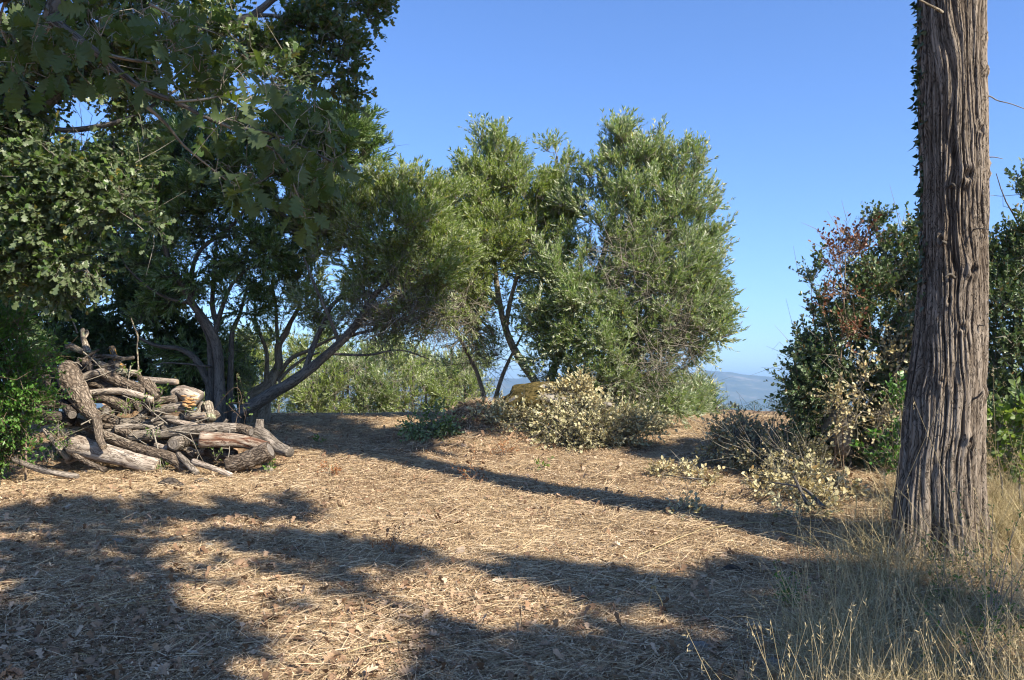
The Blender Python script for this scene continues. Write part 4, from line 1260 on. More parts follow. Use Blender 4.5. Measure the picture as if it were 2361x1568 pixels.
blobs = [(2325, 600, 55, 9.8), (2365, 560, 55, 9.8), (2345, 470, 26, 9.8), (2375, 450, 30, 9.8), (2300, 400, 7, 9.6), (2312, 440, 9, 9.6), (2290, 640, 40, 9.8), (2330, 700, 70, 9.8), (2390, 690, 70, 9.8), (2310, 800, 70, 9.8), (2370, 830, 70, 9.8), (2290, 900, 50, 9.8), (2350, 920, 60, 9.8), (2420, 560, 60, 9.8), (2430, 800, 80, 9.8), (2405, 940, 60, 9.8), (2300, 1000, 50, 9.8), (2360, 1020, 60, 9.8), (2310, 1080, 40, 9.8), (2380, 1090, 50, 9.8)]
tree("holly_oak_shrub", "dark green holly leaved shrub right of the cypress trunk", "shrub", mains, blobs, 380, KE, M_KERMES, M_GREYBARK, M_TWIG, None, 200, main_names=["stem", "stem", "stem", "stem"], bow=.2)
mains = [px_line([(1830, 1000, 13.5), (1835, 900, 13.5), (1840, 840, 13.5)], 3, 1)]
tree("olive_bush", "small blue green olive bush at the left foot of the holly leaved shrub", "bush", mains, [(1850, 840, 18, 13.5), (1850, 890, 24, 13.5), (1845, 935, 26, 13.5), (1880, 930, 36, 13.5)], 60, dict(OL, per=9, leafL=.055, leafW=.014, length=.16), M_OLIVE_BLUE, M_GREYBARK, M_TWIG, None, 150)
mains = [px_line([(2310, 1110, 7.9), (2300, 1040, 7.9), (2310, 960, 7.9)], 2, 1), px_line([(2350, 1110, 7.9), (2360, 1030, 7.9)], 2, 1)]
tree("broadleaf_weed", "bright green broadleaf weed right of the cypress foot", "plant", mains, [(2300, 970, 24, 7.9), (2335, 990, 34, 7.9), (2355, 945, 28, 7.9), (2310, 1050, 24, 7.9), (2365, 1030, 30, 7.9)], 40, dict(per=6, length=.2, nleaf=7, leafL=.06, leafW=.034, tpl='oval', up=.4, out=.3, rand=.9, spread=1.0), M_WEED, M_TWIG, M_TWIG, main_names=["stem", "stem"])
mains = [px_line([(2070, 1130, 9.0), (2068, 1050, 9.0), (2075, 960, 9.0)], 1.5, .8)]
tree("sprout", "light green leafy sprout against the left edge of the cypress foot", "plant", mains, [(2075, 940, 18, 9), (2070, 1000, 22, 9), (2058, 1050, 24, 9), (2072, 1090, 18, 9)], 30, dict(KE, per=6, nleaf=12, leafL=.035, leafW=.024), M_LENTISK, M_TWIG, M_TWIG, main_names=["stem"])
# lentisk at the far left, in front of the pile
mains = [px_line([(-20, 1060, 11.1), (0, 880, 11.1), (30, 780, 11.1)], 3, 1), px_line([(60, 1060, 11.2), (60, 900, 11.2), (80, 830, 11.2)], 2.5, 1)]
blobs = [(10, 760, 45, 11), (45, 765, 28, 11), (20, 820, 60, 11), (70, 850, 45, 11), (10, 900, 65, 11), (65, 930, 45, 11), (110, 840, 28, 10.6, .6), (-40, 830, 80, 11), (40, 970, 40, 11), (-30, 970, 60, 11), (20, 1030, 40, 11.2), (-30, 1040, 50, 11.2)]
tree("mastic_bush", "bright green mastic bush at the picture's left edge before the log pile", "bush", mains, blobs, 190, dict(per=9, length=.24, nleaf=15, leafL=.042, leafW=.019, tpl='oval', up=.45, out=.4, rand=.8, spread=.95), M_LENTISK, M_BROWNTWIG, M_BROWNTWIG, None, 200, main_names=["stem", "stem"])

# ------------------------------------------------------------------ shade trees behind the camera
SH = [(60, 1200, .5), (200, 1190, .5), (330, 1185, .45), (60, 1290, .6), (240, 1250, .5), (420, 1190, .36), (540, 1180, .34), (650, 1175, .34), (700, 1190, .25), (130, 1370, .6), (300, 1330, .42), (320, 1440, .5), (90, 1480, .6), (250, 1540, .5), (430, 1490, .42), (40, 1580, .6), (360, 1590, .4),
      (640, 1255, .28), (760, 1262, .26), (860, 1300, .25), (930, 1290, .2), (820, 1350, .2), (560, 1245, .25), (700, 1300, .2), 
      (1230, 1335, .26), (1350, 1355, .3), (1480, 1365, .3), (1620, 1345, .3), (1760, 1335, .3), (1880, 1350, .36), (1980, 1390, .4), (1550, 1420, .3), (1750, 1430, .36), (1330, 1395, .2), (1130, 1480, .24), (1250, 1500, .3), (1400, 1540, .34), (1600, 1530, .36), (1850, 1500, .4), (2080, 1450, .42), (2050, 1560, .4),
      (1200, 1590, .4), (1010, 1590, .25)]
shb = []
for x_, y_, r_ in SH:
    g = G(x_, y_)
    h_ = 8.0 + .9 * (vn3(x_ / 170, y_ / 90, 0, 77))
    k_ = (h_ - g[2]) / TO_SUN.z
    shb.append(('w', g[0] + TO_SUN.x * k_, g[1] + TO_SUN.y * k_, h_, r_ * .74))
for x_, y_, d_, h_, r_ in ((150, 120, 3.0, 8.6, .42), (300, 60, 3.0, 8.8, .42), (60, 240, 3.0, 8.5, .36),
                           (690, 70, 11.2, 12.9, .6), (760, 140, 11.2, 12.5, .55), (300, 60, 9.4, 12.5, .7), (100, 80, 9.5, 12.6, .8), (420, 130, 9.4, 12.0, .45)):
    g = P(x_, y_, d_)
    k_ = (h_ - g[2]) / TO_SUN.z
    shb.append(('w', g[0] + TO_SUN.x * k_, g[1] + TO_SUN.y * k_, h_, r_))
for part, lab, foot_ in ((lambda b: b[1] < 5.6, "tall oak behind the viewpoint whose crown shades the left foreground", (5.6, -3.2)), (lambda b: b[1] >= 5.6, "tall oak behind the viewpoint whose crown shades the right foreground", (8.6, -4.2))):
    bs_ = [b for b in shb if part(b)]
    cx_, cy_ = np.mean([b[1] for b in bs_]), np.mean([b[2] for b in bs_])
    tk = spline([(foot_[0], foot_[1], float(H(*foot_)) - .1), (foot_[0] * .9 + cx_ * .1, foot_[1] * .8 + cy_ * .2, 3.5), (cx_ * .5 + foot_[0] * .5, cy_ * .5 + foot_[1] * .5, 5.8), (cx_, cy_, 7.6)], 40)
    tree("oak_tree", lab, "oak tree", [(tk, np.linspace(.2, .06, 40))], bs_, 430, dict(per=7, length=.24, nleaf=9, leafL=.095, leafW=.08, tpl='oval', up=.1, out=.3, rand=.9, spread=1.0), M_OAK, M_GREYBARK, M_TWIG, "oaks behind the viewpoint", r_gain=.006)

# ------------------------------------------------------------------ log pile
def dlog(zy, do):
    return 11.75 + max(0, (1164 - zy)) * .3174 / F_PX * 12 * .62 + do


GREY, BROWN, PALE, REDDISH, ORANGE, DARK, GREEN = range(7)


def cut_face(c, axis_, r, mat, parent, seed):
    """sawn end: a shallow dished disc with rings and a few radial checks in its geometry"""
    ax_ = nrm(np.asarray(axis_, float))
    u = nrm(np.cross(ax_, (0.3, 0.1, 0.9)))
    v = np.cross(ax_, u)
    n, m = 16, 5
    t = np.arange(n) * 2 * math.pi / n
    acc = Acc()
    vs, rn = [], []
    for q in range(m):
        f = 1 - q / (m - .6)
        rq = r * f * (1 + .06 * vn3(np.cos(t) * 2, np.sin(t) * 2, 0, seed))
        hgt = .004 + .002 * (q % 2)
        vs.append(c + rq[:, None] * (np.cos(t)[:, None] * u + np.sin(t)[:, None] * v) + ax_ * (hgt if q else -.012))
        rn.append(np.full(n, .35 + .3 * (q % 2)) + .2 * (RNG.random(n) - .5))
    V = np.concatenate(vs)
    jj = np.arange(n)
    Fq = np.concatenate([np.stack([q * n + jj, q * n + (jj + 1) % n, (q + 1) * n + (jj + 1) % n, (q + 1) * n + jj], 1) for q in range(m - 1)])
    acc.add(V, Fq, np.concatenate(rn))
    acc.F.append(np.array([np.arange((m - 1) * n, m * n)]))
    acc.M.append(np.zeros(1))
    return build("cut_end", acc, mat, parent, smooth=False)


NLOG = [0]


def log(pts, r0, r1, mat, label, name="log", cuts="01", lump=.10, conv=Zp, stub=None, cm=None, group="logs of the woodpile", depth=dlog):
    """pts: (zx, zy, depth offset) in the woodpile's close-up grid"""
    NLOG[0] += 1
    sd = NLOG[0] * 13
    q = []
    for zx, zy, do in pts:
        x_, y_ = conv(zx, zy)
        q.append(P(x_, y_, depth(zy, do)))
    q = np.array(q)
    L = np.linalg.norm(np.diff(q, axis=0), axis=1).sum()
    k = int(np.clip(L / .021, 16, 90))
    pa = spline(q, k)
    tt = np.linspace(0, L, k)
    dm = q[:, 1].mean()
    r0, r1 = r0 * .3174 * dm / F_PX * .93, r1 * .3174 * dm / F_PX * .93
    pa = pa + np.stack([vn3(tt * 2.2, 0, 0, sd + i_) for i_ in (1, 2, 3)], 1) * min(r0, r1) * .28
    R = np.linspace(r0, r1, k) * (1 + .07 * vn3(tt * 3, 1, 0, sd))
    R[0] *= .93
    R[-1] *= .93
    big = max(r0, r1) > .055
    acc = stem_mesh(pa, R, 42 if big else 24, .11 if mat in (BROWN, DARK, GREEN) else .09, sd, lump=lump * .55, cap=True, stretch=8.0 if mat in (BROWN, DARK, GREEN) else 3.2, bigk=.6)
    o = build(name, acc, M_LOG[mat], None, loc=tuple(pa[k // 2]))
    tag(o, label, "log" if name == "log" else name.replace("_", " "), group)
    cm = cm or (M_CUTDARK if mat in (DARK, GREY, BROWN) else M_CUT)
    if "0" in cuts:
        cut_face(pa[0], pa[0] - pa[1], R[0] * .97, cm, o, sd)
    if "1" in cuts:
        cut_face(pa[-1], pa[-1] - pa[-2], R[-1] * .97, cm, o, sd + 1)
    for s_ in (stub or []):
        (zx, zy, do), (zx2, zy2, do2), rs = s_
        a0, a1 = P(*conv(zx, zy), depth(zy, do)), P(*conv(zx2, zy2), depth(zy2, do2))
        ps = spline([a0, (a0 + a1) / 2 + RNG.normal(size=3) * .015, a1], 10)
        rs = rs * .3174 * dm / F_PX
        build("branch_stub", stem_mesh(ps, np.linspace(rs * 1.15, rs * .75, 10), 14, .15, sd + 5, lump=.1, cap=True), M_LOG[mat], o)
    return o


LOGS = [
    ([(520, 950, -.1), (760, 1030, -.2), (1000, 1085, -.25), (1150, 1115, -.2)], 80, 56, PALE, "thickest pale bleached log lying lowest at the front left of the woodpile", "1", .14),
    ([(560, 790, .0), (690, 860, -.05), (900, 950, -.12), (1120, 1010, -.2), (1270, 1060, -.25), (1400, 1165, -.2)], 30, 46, BROWN, "long bent log with furrowed bark lying just above the thick pale bottom log", "1", .1),
    ([(440, 560, .1), (455, 630, .0), (490, 690, -.1), (522, 742, -.3)], 40, 42, DARK, "dark short log at the left whose sawn end points down at the grass", "1", .12),
    ([(1450, 922, -.35), (1600, 935, -.25), (1780, 950, -.15), (1960, 985, .0)], 62, 40, REDDISH, "rotten split log with reddish brown streaks and a grey sawn end", "0", .16),
    ([(1640, 1120, -.3), (1760, 1080, -.35), (1870, 1030, -.4), (1975, 985, -.45)], 62, 72, BROWN, "thick furrowed log at the woodpile's front right corner", "01", .08),
    ([(1860, 880, .3), (1930, 905, .2), (2010, 970, .1), (2110, 1015, -.05)], 62, 36, GREY, "grey bleached root log at the far right end with a stub sticking up", "", .25),
    ([(950, 895, -.05), (1150, 880, -.1), (1300, 865, -.1), (1500, 845, -.1), (1720, 842, -.05)], 40, 40, GREY, "long grey log lying level across the middle right of the woodpile", "01", .18),
    ([(1690, 850, .0), (1760, 850, -.05), (1830, 868, -.1)], 44, 36, BROWN, "stubby knotted log between the long level log and the grey root log", "1", .3),
    ([(640, 830, .0), (760, 820, .0), (850, 830, .0)], 22, 20, BROWN, "short thin log behind the hanging branch of the rearing stump", "1", .1),
    ([(840, 845, -.05), (960, 830, -.05), (1060, 832, -.05), (1150, 845, -.05)], 26, 16, GREY, "thin crooked grey log just above the long level log's left end", "01", .12),
    ([(940, 668, -.05), (1040, 655, -.08), (1160, 645, -.1), (1280, 632, -.1)], 26, 32, BROWN, "brown log whose right end touches the pale gnarled stump", "1", .1),
    ([(1270, 600, .05), (1310, 575, .0), (1370, 600, -.05), (1440, 640, .0)], 52, 58, PALE, "pale gnarled stump block highest at the woodpile's right shoulder", "", .3),
    ([(1110, 735, -.1), (1230, 700, -.15), (1390, 675, -.15)], 34, 40, GREY, "splintered log carrying a clump of orange bracket fungi", "0", .22),
    ([(1505, 665, .1), (1520, 710, .05), (1535, 780, .0)], 44, 34, GREEN, "short upright log spotted with lichen at the woodpile's right edge", "0", .2),
    ([(1350, 752, -.05), (1420, 752, -.1), (1490, 752, -.1)], 24, 24, PALE, "short pale peeled log under the bracket fungi", "1", .06),
    ([(630, 580, -.1), (800, 572, -.15), (950, 592, -.2), (1120, 642, -.2)], 24, 28, PALE, "smooth weathered log slanting right across the upper middle", "1", .1),
    ([(690, 625, .05), (770, 625, .0), (850, 660, -.05), (950, 705, -.1)], 46, 36, BROWN, "short thick log with scaly bark below the smooth slanting log", "1", .1),
    ([(590, 478, .0), (690, 445, -.05), (770, 440, -.05)], 30, 36, GREY, "arched grey log left of the deep hollow near the top", "0", .14),
    ([(760, 440, .0), (850, 490, -.05), (960, 535, -.1), (1060, 575, -.12)], 38, 46, BROWN, "scaly barked log sloping down right from the arched grey log", "1", .1),
    ([(640, 520, .15), (720, 535, .1), (860, 560, .05)], 15, 13, DARK, "thin dark stick log inside the deep hollow", "", .1),
    ([(1000, 488, .0), (1140, 495, -.1), (1290, 504, -.2)], 20, 24, PALE, "pale peeled log jutting out to the right near the top", "1", .05),
    ([(1010, 465, -.1), (1060, 540, -.15), (1145, 622, -.2)], 18, 26, BROWN, "grey brown log propped diagonally under the pale jutting log", "", .1),
    ([(1075, 500, -.05), (1120, 560, -.1), (1160, 600, -.12)], 30, 22, BROWN, "broad split slab beside the diagonal propped log", "", .2),
    ([(790, 425, .05), (900, 438, .0), (1010, 450, -.05)], 30, 26, GREEN, "lichen grown log lying under the orange topped branch", "1", .12),
    ([(808, 250, .1), (830, 315, .08), (850, 370, .05), (895, 405, .0)], 24, 22, ORANGE, "upright branch stump coated in bright orange lichen", "0", .12),
    ([(605, 125, .2), (610, 195, .18), (628, 250, .15), (645, 310, .1)], 17, 28, GREEN, "highest forked stump poking up out of the woodpile", "0", .2),
    ([(490, 240, .2), (545, 262, .15), (608, 290, .1)], 28, 22, GREEN, "pale wedge of wood with yellow green lichen left of the highest stump", "0", .25),
    ([(548, 375, .0), (630, 325, -.05), (722, 268, -.1)], 15, 9, DARK, "dark split stick slanting up right over the rearing stump's head", "", .1),
    ([(680, 315, .05), (800, 318, .0), (890, 335, -.05), (970, 328, -.1)], 14, 13, GREY, "thin forked grey branch jutting right at the very top", "1", .1),
    ([(610, 350, .05), (640, 385, .0), (650, 405, -.05)], 34, 30, BROWN, "round chunk of wood sitting under the dark split stick", "1", .2),
    ([(715, 355, .1), (755, 385, .05), (790, 395, .0)], 32, 28, GREEN, "knobbly lichen spotted chunk in the top row", "1", .25),
    ([(800, 365, .15), (830, 385, .05), (845, 392, -.05)], 30, 30, BROWN, "brown chunk with its sawn end showing left of the orange lichen stump", "1", .2),
    ([(280, 430, .1), (350, 520, .05), (430, 600, .0)], 40, 36, DARK, "dark leaning log half hidden by the mastic bush", "0", .12),
    ([(370, 400, .3), (420, 440, .25), (450, 520, .2)], 34, 30, DARK, "dark log standing behind the rearing stump on its left", "", .15),
    ([(230, 750, .0), (360, 770, -.05), (520, 800, -.1)], 44, 50, DARK, "thick shaded log at the left under the dark sawn log", "", .14),
    ([(-20, 975, -.3), (100, 930, -.35), (220, 890, -.35)], 34, 28, DARK, "shaded log reaching the picture's left edge", "1", .12),
    ([(100, 1075, -.6), (170, 1010, -.5), (235, 960, -.4)], 34, 38, ORANGE, "short shaded log with a yellowish side in the grass at the left", "0", .15),
    ([(90, 1060, -.8), (280, 1135, -.8), (420, 1165, -.75), (570, 1195, -.7)], 22, 24, GREY, "long low branch lying on the straw before the woodpile's left end", "1", .1),
    ([(540, 1030, -.25), (650, 1095, -.35), (770, 1145, -.4)], 20, 20, BROWN, "thin log tucked under the thick pale bottom log", "", .1),
    ([(1300, 1025, -.3), (1360, 1090, -.4), (1430, 1170, -.45)], 22, 24, GREY, "thin grey log crossing the lower end of the long bent log", "1", .1),
    ([(1400, 1080, -.4), (1540, 1130, -.5), (1690, 1190, -.55)], 22, 20, PALE, "pale splintered branch pointing right onto the leaf litter", "1", .2),
    ([(1420, 905, .6), (1350, 925, .1), (1262, 955, -.35)], 46, 52, GREY, "short log in the middle whose round sawn end faces the viewer", "1", .1),
    ([(1130, 955, -.1), (1170, 970, -.15), (1225, 985, -.2)], 20, 20, PALE, "small peeled stick left of the log with the round sawn end", "0", .06),
    ([(840, 690, .5), (805, 705, .2), (772, 722, -.1)], 36, 36, BROWN, "log whose round end peers out of the dark gap below the scaly log", "1", .1),
    ([(700, 760, .05), (760, 772, .0), (850, 790, .0)], 36, 30, BROWN, "half buried log under the round peering end", "1", .15),
    ([(1215, 775, -.05), (1300, 800, -.1), (1430, 825, -.1)], 17, 22, PALE, "pale split slat of wood above the long level log", "1", .15),
    ([(1100, 790, .0), (1190, 760, -.05), (1300, 775, -.1)], 20, 18, GREY, "crooked grey branch among the green weeds", "", .15),
    ([(950, 660, -.12), (990, 665, -.16), (1020, 705, -.2)], 22, 24, BROWN, "hooked short branch end below the smooth slanting log", "1", .12),
    ([(860, 870, .0), (930, 880, -.05), (960, 905, -.08)], 40, 36, BROWN, "rough chunk at the left end of the long level log", "1", .25),
    ([(1490, 1010, .1), (1600, 1030, .1), (1720, 1040, .1)], 40, 44, DARK, "dark log in the shaded hollow under the rotten reddish log", "", .1),
    ([(880, 800, .1), (970, 790, .05), (1010, 760, .0)], 30, 24, GREY, "broken grey snag lying in the weeds of the middle", "", .25),
    ([(600, 690, .15), (680, 740, .1), (720, 800, .05)], 26, 22, BROWN, "log pressed behind the hanging branch of the rearing stump", "", .15),
]
for pts_, r0, r1, mt, lab, cuts, lump in LOGS:
    stub = None
    if "far right end" in lab:
        stub = [((1880, 880, .25), (1888, 775, .2), 34)]
    elif "forked stump poking" in lab:
        stub = [((612, 190, .18), (627, 128, .16), 12)]
    elif "level across" in lab:
        stub = [((1600, 842, -.1), (1650, 775, -.12), 15)]
    o = log(pts_, r0, r1, mt, lab, cuts=cuts, lump=lump, stub=stub)
    if "bracket fungi" in lab and "carrying" in lab:
        for q in range(26):
            c = P(*Zp(1375 + RNG.normal() * 22, 650 + 75 * (q / 26 - .5) + RNG.normal() * 8), dlog(660, -.36 + .03 * RNG.random()))
            ac = Acc()
            t = np.linspace(0, 2 * math.pi, 12, endpoint=False)
            rr = .016 + .016 * RNG.random()
            ring = lambda f, z: np.stack([c[0] + rr * f * 1.5 * np.cos(t), c[1] + rr * f * np.sin(t) * .9, np.full(12, c[2] + z)], 1)
            V = np.concatenate([ring(.4, .008), ring(.9, .006), ring(1, 0), ring(.5, -.008)])
            jj = np.arange(12)
            ac.add(V, np.concatenate([np.stack([k_ * 12 + jj, k_ * 12 + (jj + 1) % 12, (k_ + 1) * 12 + (jj + 1) % 12, (k_ + 1) * 12 + jj], 1) for k_ in range(3)]), RNG.random())
            ac.F += [np.array([jj[::-1]]), np.array([36 + jj])]
            ac.M += [np.zeros(1), np.zeros(1)]
            build("fungus", ac, M_FUNGUS, o)

# the rearing stump: thick curved head, neck running down into a thin hanging branch
st_pts = [(478, 385, .0), (500, 430, -.1), (520, 500, -.15), (560, 575, -.2), (605, 650, -.25), (650, 720, -.3), (700, 785, -.36), (712, 860, -.45), (722, 920, -.5), (752, 978, -.55)]
q = np.array([P(*Zp(zx, zy), dlog(zy, do)) for zx, zy, do in st_pts])
pa = spline(q, 120)
R = np.interp(np.linspace(0, 1, 120), np.linspace(0, 1, 10), [44, 64, 70, 62, 52, 40, 26, 23, 22, 20]) * .3174 * 12.2 / F_PX
R[:3] *= (.45, .78, .95)
o = build("stump", stem_mesh(pa, R, 52, .11, 501, cap=True, lump=.09, stretch=7.0, bigk=.5), M_LOG[BROWN], None, loc=tuple(pa[40]))
tag(o, "big dark curved stump rearing up at the left, ending in a hanging branch", "stump", "logs of the woodpile")
cut_face(pa[-1], pa[-1] - pa[-2], R[-1], M_CUT, o, 9)
# sticks and inner logs filling the heap
INNER = []
for q_ in range(84):
    zx, zy = 330 + 1230 * RNG.random(), 400 + 620 * RNG.random()
    if zy < 420 + abs(zx - 650) * .42:
        zy = 440 + abs(zx - 650) * .45 + 80 * RNG.random()
    zy = min(zy, 1040)
    dx, dy = 60 + 90 * RNG.random(), RNG.normal() * 45
    fo = .10 + .28 * RNG.random()
    log([(zx - dx, zy - dy, fo), (zx, zy + 6, fo - .05), (zx + dx, zy + dy, fo)], 16 + 22 * RNG.random(), 16 + 20 * RNG.random(), [BROWN, GREY, GREY, BROWN, PALE][q_ % 5], "rough log deep inside the woodpile behind the front ones", cuts="01", lump=.15, group="inner logs of the woodpile")
pa_l = []
for q_ in range(60):
    zx, zy = 420 + 1250 * RNG.random(), 330 + 750 * RNG.random()
    if zy < 300 + abs(zx - 650) * .46:
        continue
    c = P(*Zp(zx, zy), dlog(zy, -.12 - .15 * RNG.random()))
    d = nrm(np.array((RNG.normal(), RNG.normal() * .4, RNG.normal() * .45))) * (.12 + .22 * RNG.random())
    pa_l.append(spline([c - d, c + RNG.normal(size=3) * .03, c + d], 6))
V, Fc = tubes(np.array(pa_l), np.tile(np.linspace(.007, .0025, 6), (len(pa_l), 1)) * (.6 + RNG.random((len(pa_l), 1))), 5)
a = Acc()
a.add(V, Fc, np.repeat(RNG.random(len(pa_l)), 30))
o = build("loose_twigs", a, M_TWIG)
tag(o, "thin bare twigs strewn over the woodpile", "twigs", kind="stuff")
# splintered bundle at the top of the pile
a = Acc()
for q_ in range(16):
    p0, p1 = P(*Zp(560 + 60 * RNG.random(), 380 - 50 * RNG.random()), 12.8), P(*Zp(700 + 90 * RNG.random(), 300 + 60 * RNG.random()), 12.7)
    V, Fc = tubes(np.array([spline([p0, (p0 + p1) / 2 + RNG.normal(size=3) * .03, p1], 6)]), np.array([np.linspace(.016, .004, 6)]), 6)
    a.add(V, Fc, RNG.random())
o = build("splintered_branch", a, M_LOG[GREY])
tag(o, "bundle of grey splinters from a torn branch on the woodpile's top", "branch", "logs of the woodpile")

# two bare shoots rising from the pile
for pts_, lab in (([(320, 862, 12.6), (318, 830, 12.6), (316, 800, 12.6), (318, 775, 12.6), (310, 755, 12.6), (302, 733, 12.6)], "tall bare green brown shoot standing up from the woodpile's right half"),
                  ([(178, 768, 12.8), (170, 745, 12.8), (160, 725, 12.8), (156, 708, 12.8)], "short bare shoot beside the highest stump")):
    pa, R = px_line(pts_, 2.0, 1.1, 14)
    R *= 1 + .35 * (np.arange(14) % 4 == 0)
    o = build("bare_shoot", stem_mesh(pa, R, 7, .1, 3), M_LOG[GREEN], None, loc=tuple(pa[0]))
    tag(o, lab, "shoot")

# weeds growing through the pile and at its foot
def weed(c, r, n, label, leafL=.05, mat=None, name="weed", hgt=.5, per=5, tpl='oval', w=.4, grp=None):
    c = np.asarray(c, float)
    root_ = thing(name, label, "plant", tuple(c), grp)
    tips = c + np.stack([RNG.normal(size=n) * r, RNG.normal(size=n) * r * .6, np.abs(RNG.normal(size=n)) * r * hgt * 2 + .02], 1)
    ps = []
    for t in tips:
        b = c + RNG.normal(size=3) * r * .25 * np.array((1, 1, 0))
        m_ = (b + t) / 2 + np.array((0, 0, .25 * r)) + RNG.normal(size=3) * r * .1
        ps.append((spline([b, m_, t], 7), np.linspace(.0026, .0012, 7)))
    stuff(build("stems", branch_acc(ps, 4), M_TWIG, root_))
    la, ta = shoots(ps, per, .05, 2, leafL, leafL * w, tpl, up=.5, out=.5, spread=1.0, lo=.1)
    stuff(build("leaves", la, mat or M_WEED, root_))
    return root_


for zx, zy, r, n, lab in ((450, 900, .22, 20, "clump of light green climbing weeds left of the thick pale log"), (470, 990, .16, 14, "low green weeds hanging beside the pale log's sawn left end"), (660, 670, .06, 5, "tiny fern like sprig in the gap right of the rearing stump"),
                          (920, 740, .16, 14, "green weeds below the scaly log's right end"), (1110, 720, .18, 16, "grassy green weeds in the middle of the woodpile"), (1110, 920, .10, 8, "small weed above the small peeled stick"), (1350, 750, .09, 8, "small weed beside the short pale peeled log"),
                          (1450, 1010, .12, 8, "weed in front of the grey sawn end of the rotten log"), (930, 470, .12, 8, "small climbing weed below the orange lichen stump"), (1180, 590, .09, 8, "green weed behind the pale jutting log"), (620, 740, .1, 8, "weed sprouting under the rearing stump's neck"),
                          (1570, 1070, .07, 6, "yellow green seedling before the thick furrowed corner log"), (1190, 1140, .07, 6, "green tuft at the right foot of the thick pale log")):
    weed(P(*Zp(zx, zy), dlog(zy, -.22)), r * .62, max(3, n // 2), lab, .036, hgt=.5, per=4)
for x_, y_, lab in ((40, 1010, "pale weeds in the shade at the left edge below the mastic bush"), (110, 1030, "weeds beside the short shaded log with the yellowish side")):
    g = G(x_, y_ + 40)
    weed(g, .26, 22, lab, .04, M_LENTISK, hgt=.9)
for (x_, y_), lab in (((300, 930), "brambly vine trailing in the grass left of the rearing stump"), ((545, 930), "thin bramble arching between woodpile and olive trunks")):
    c = P(x_, y_, 12.9)
    ps = [(spline([c + RNG.normal(size=3) * .08 - np.array((0, 0, .1)), c + RNG.normal(size=3) * .12 + np.array((0, 0, .10)), c + RNG.normal(size=3) * .2 + np.array((0, 0, .02))], 12), np.linspace(.003, .0012, 12)) for _ in range(5)]
    r_ = thing("bramble", lab, "bramble", tuple(c))
    stuff(build("stems", branch_acc(ps, 4), M_BROWNTWIG, r_))
    la, ta = shoots(ps, 5, .05, 2, .035, .022, 'oval', spread=1.0)
    stuff(build("leaves", la, M_WEED, r_))

# ------------------------------------------------------------------ boulder, stones


def rock(name, c, sx, sy, sz, mat, label, seed, cat="rock", group=None, n=48):
    u, v = np.meshgrid(np.linspace(0, 2 * math.pi, n, endpoint=False), np.linspace(.02, math.pi - .02, n // 2))
    D = np.stack([np.cos(u) * np.sin(v), np.sin(u) * np.sin(v), np.cos(v)], -1)
    r = 1 + .22 * fbm(D[..., 0] * 1.4, D[..., 1] * 1.4, D[..., 2] * 1.4, seed, 5) * .8
    cl = np.clip(vn3(D[..., 0] * 1.1 + 3, D[..., 1] * 1.1, D[..., 2] * 1.1, seed + 4), -.4, .15) * .35
    V = np.asarray(c, float) + D * (r + cl)[..., None] * np.array((sx, sy, sz))
    m = n // 2
    i, j = np.meshgrid(np.arange(m - 1), np.arange(n), indexing='ij')
    a = Acc()
    a.add(V, np.stack([i * n + j, (i + 1) * n + j, (i + 1) * n + (j + 1) % n, i * n + (j + 1) % n], -1).reshape(-1, 4), .5)
    a.F += [np.array([np.arange(n)]), np.array([(m - 1) * n + np.arange(n)[::-1]])]
    a.M += [np.zeros(1), np.zeros(1)]
    return tag(build(name, a, mat, None, loc=tuple(np.asarray(c, float))), label, cat, group)


rock("boulder", P(1240, 955, 15.9), .84, .66, .42, M_BOULDER, "mossy boulder with pale lichen patches behind the brush heap", 5, "boulder", n=110)
rock("boulder", P(1935, 995, 11.0), .16, .20, .27, M_BROWNROCK, "grey boulder in deep shade under the holly leaved shrub", 15, "boulder", n=72)
for x_, y_, r_, lab in ((480, 1262, .085, "whitish limestone sticking up from the straw in the left sun patch"), (272, 1252, .09, "grey stone in the left foreground shade"), (1615, 1500, .12, "flat pale stone in the shaded straw at the lower right"), (1790, 1545, .13, "larger flat stone near the bottom edge among dry grass"),
                        (612, 1086, .13, "rounded grey stone wedged under the furrowed corner log"), (1765, 1440, .06, "small stone in the shaded grass right of centre"), (1005, 948, .12, "straw coloured stone left of the boulder"), (1230, 958, .10, "whitish stone showing through the brush heap")):
    g = G(x_, y_) if "brush heap" not in lab else P(1400, 935, 14.2)
    rock("stone", g + np.array((0, 0, r_ * .05)), r_ * .7, r_ * .55, r_ * .42, M_STONE, lab, int(x_), "stone", "stones on the ground", 28)

# ------------------------------------------------------------------ heaps of cut brush


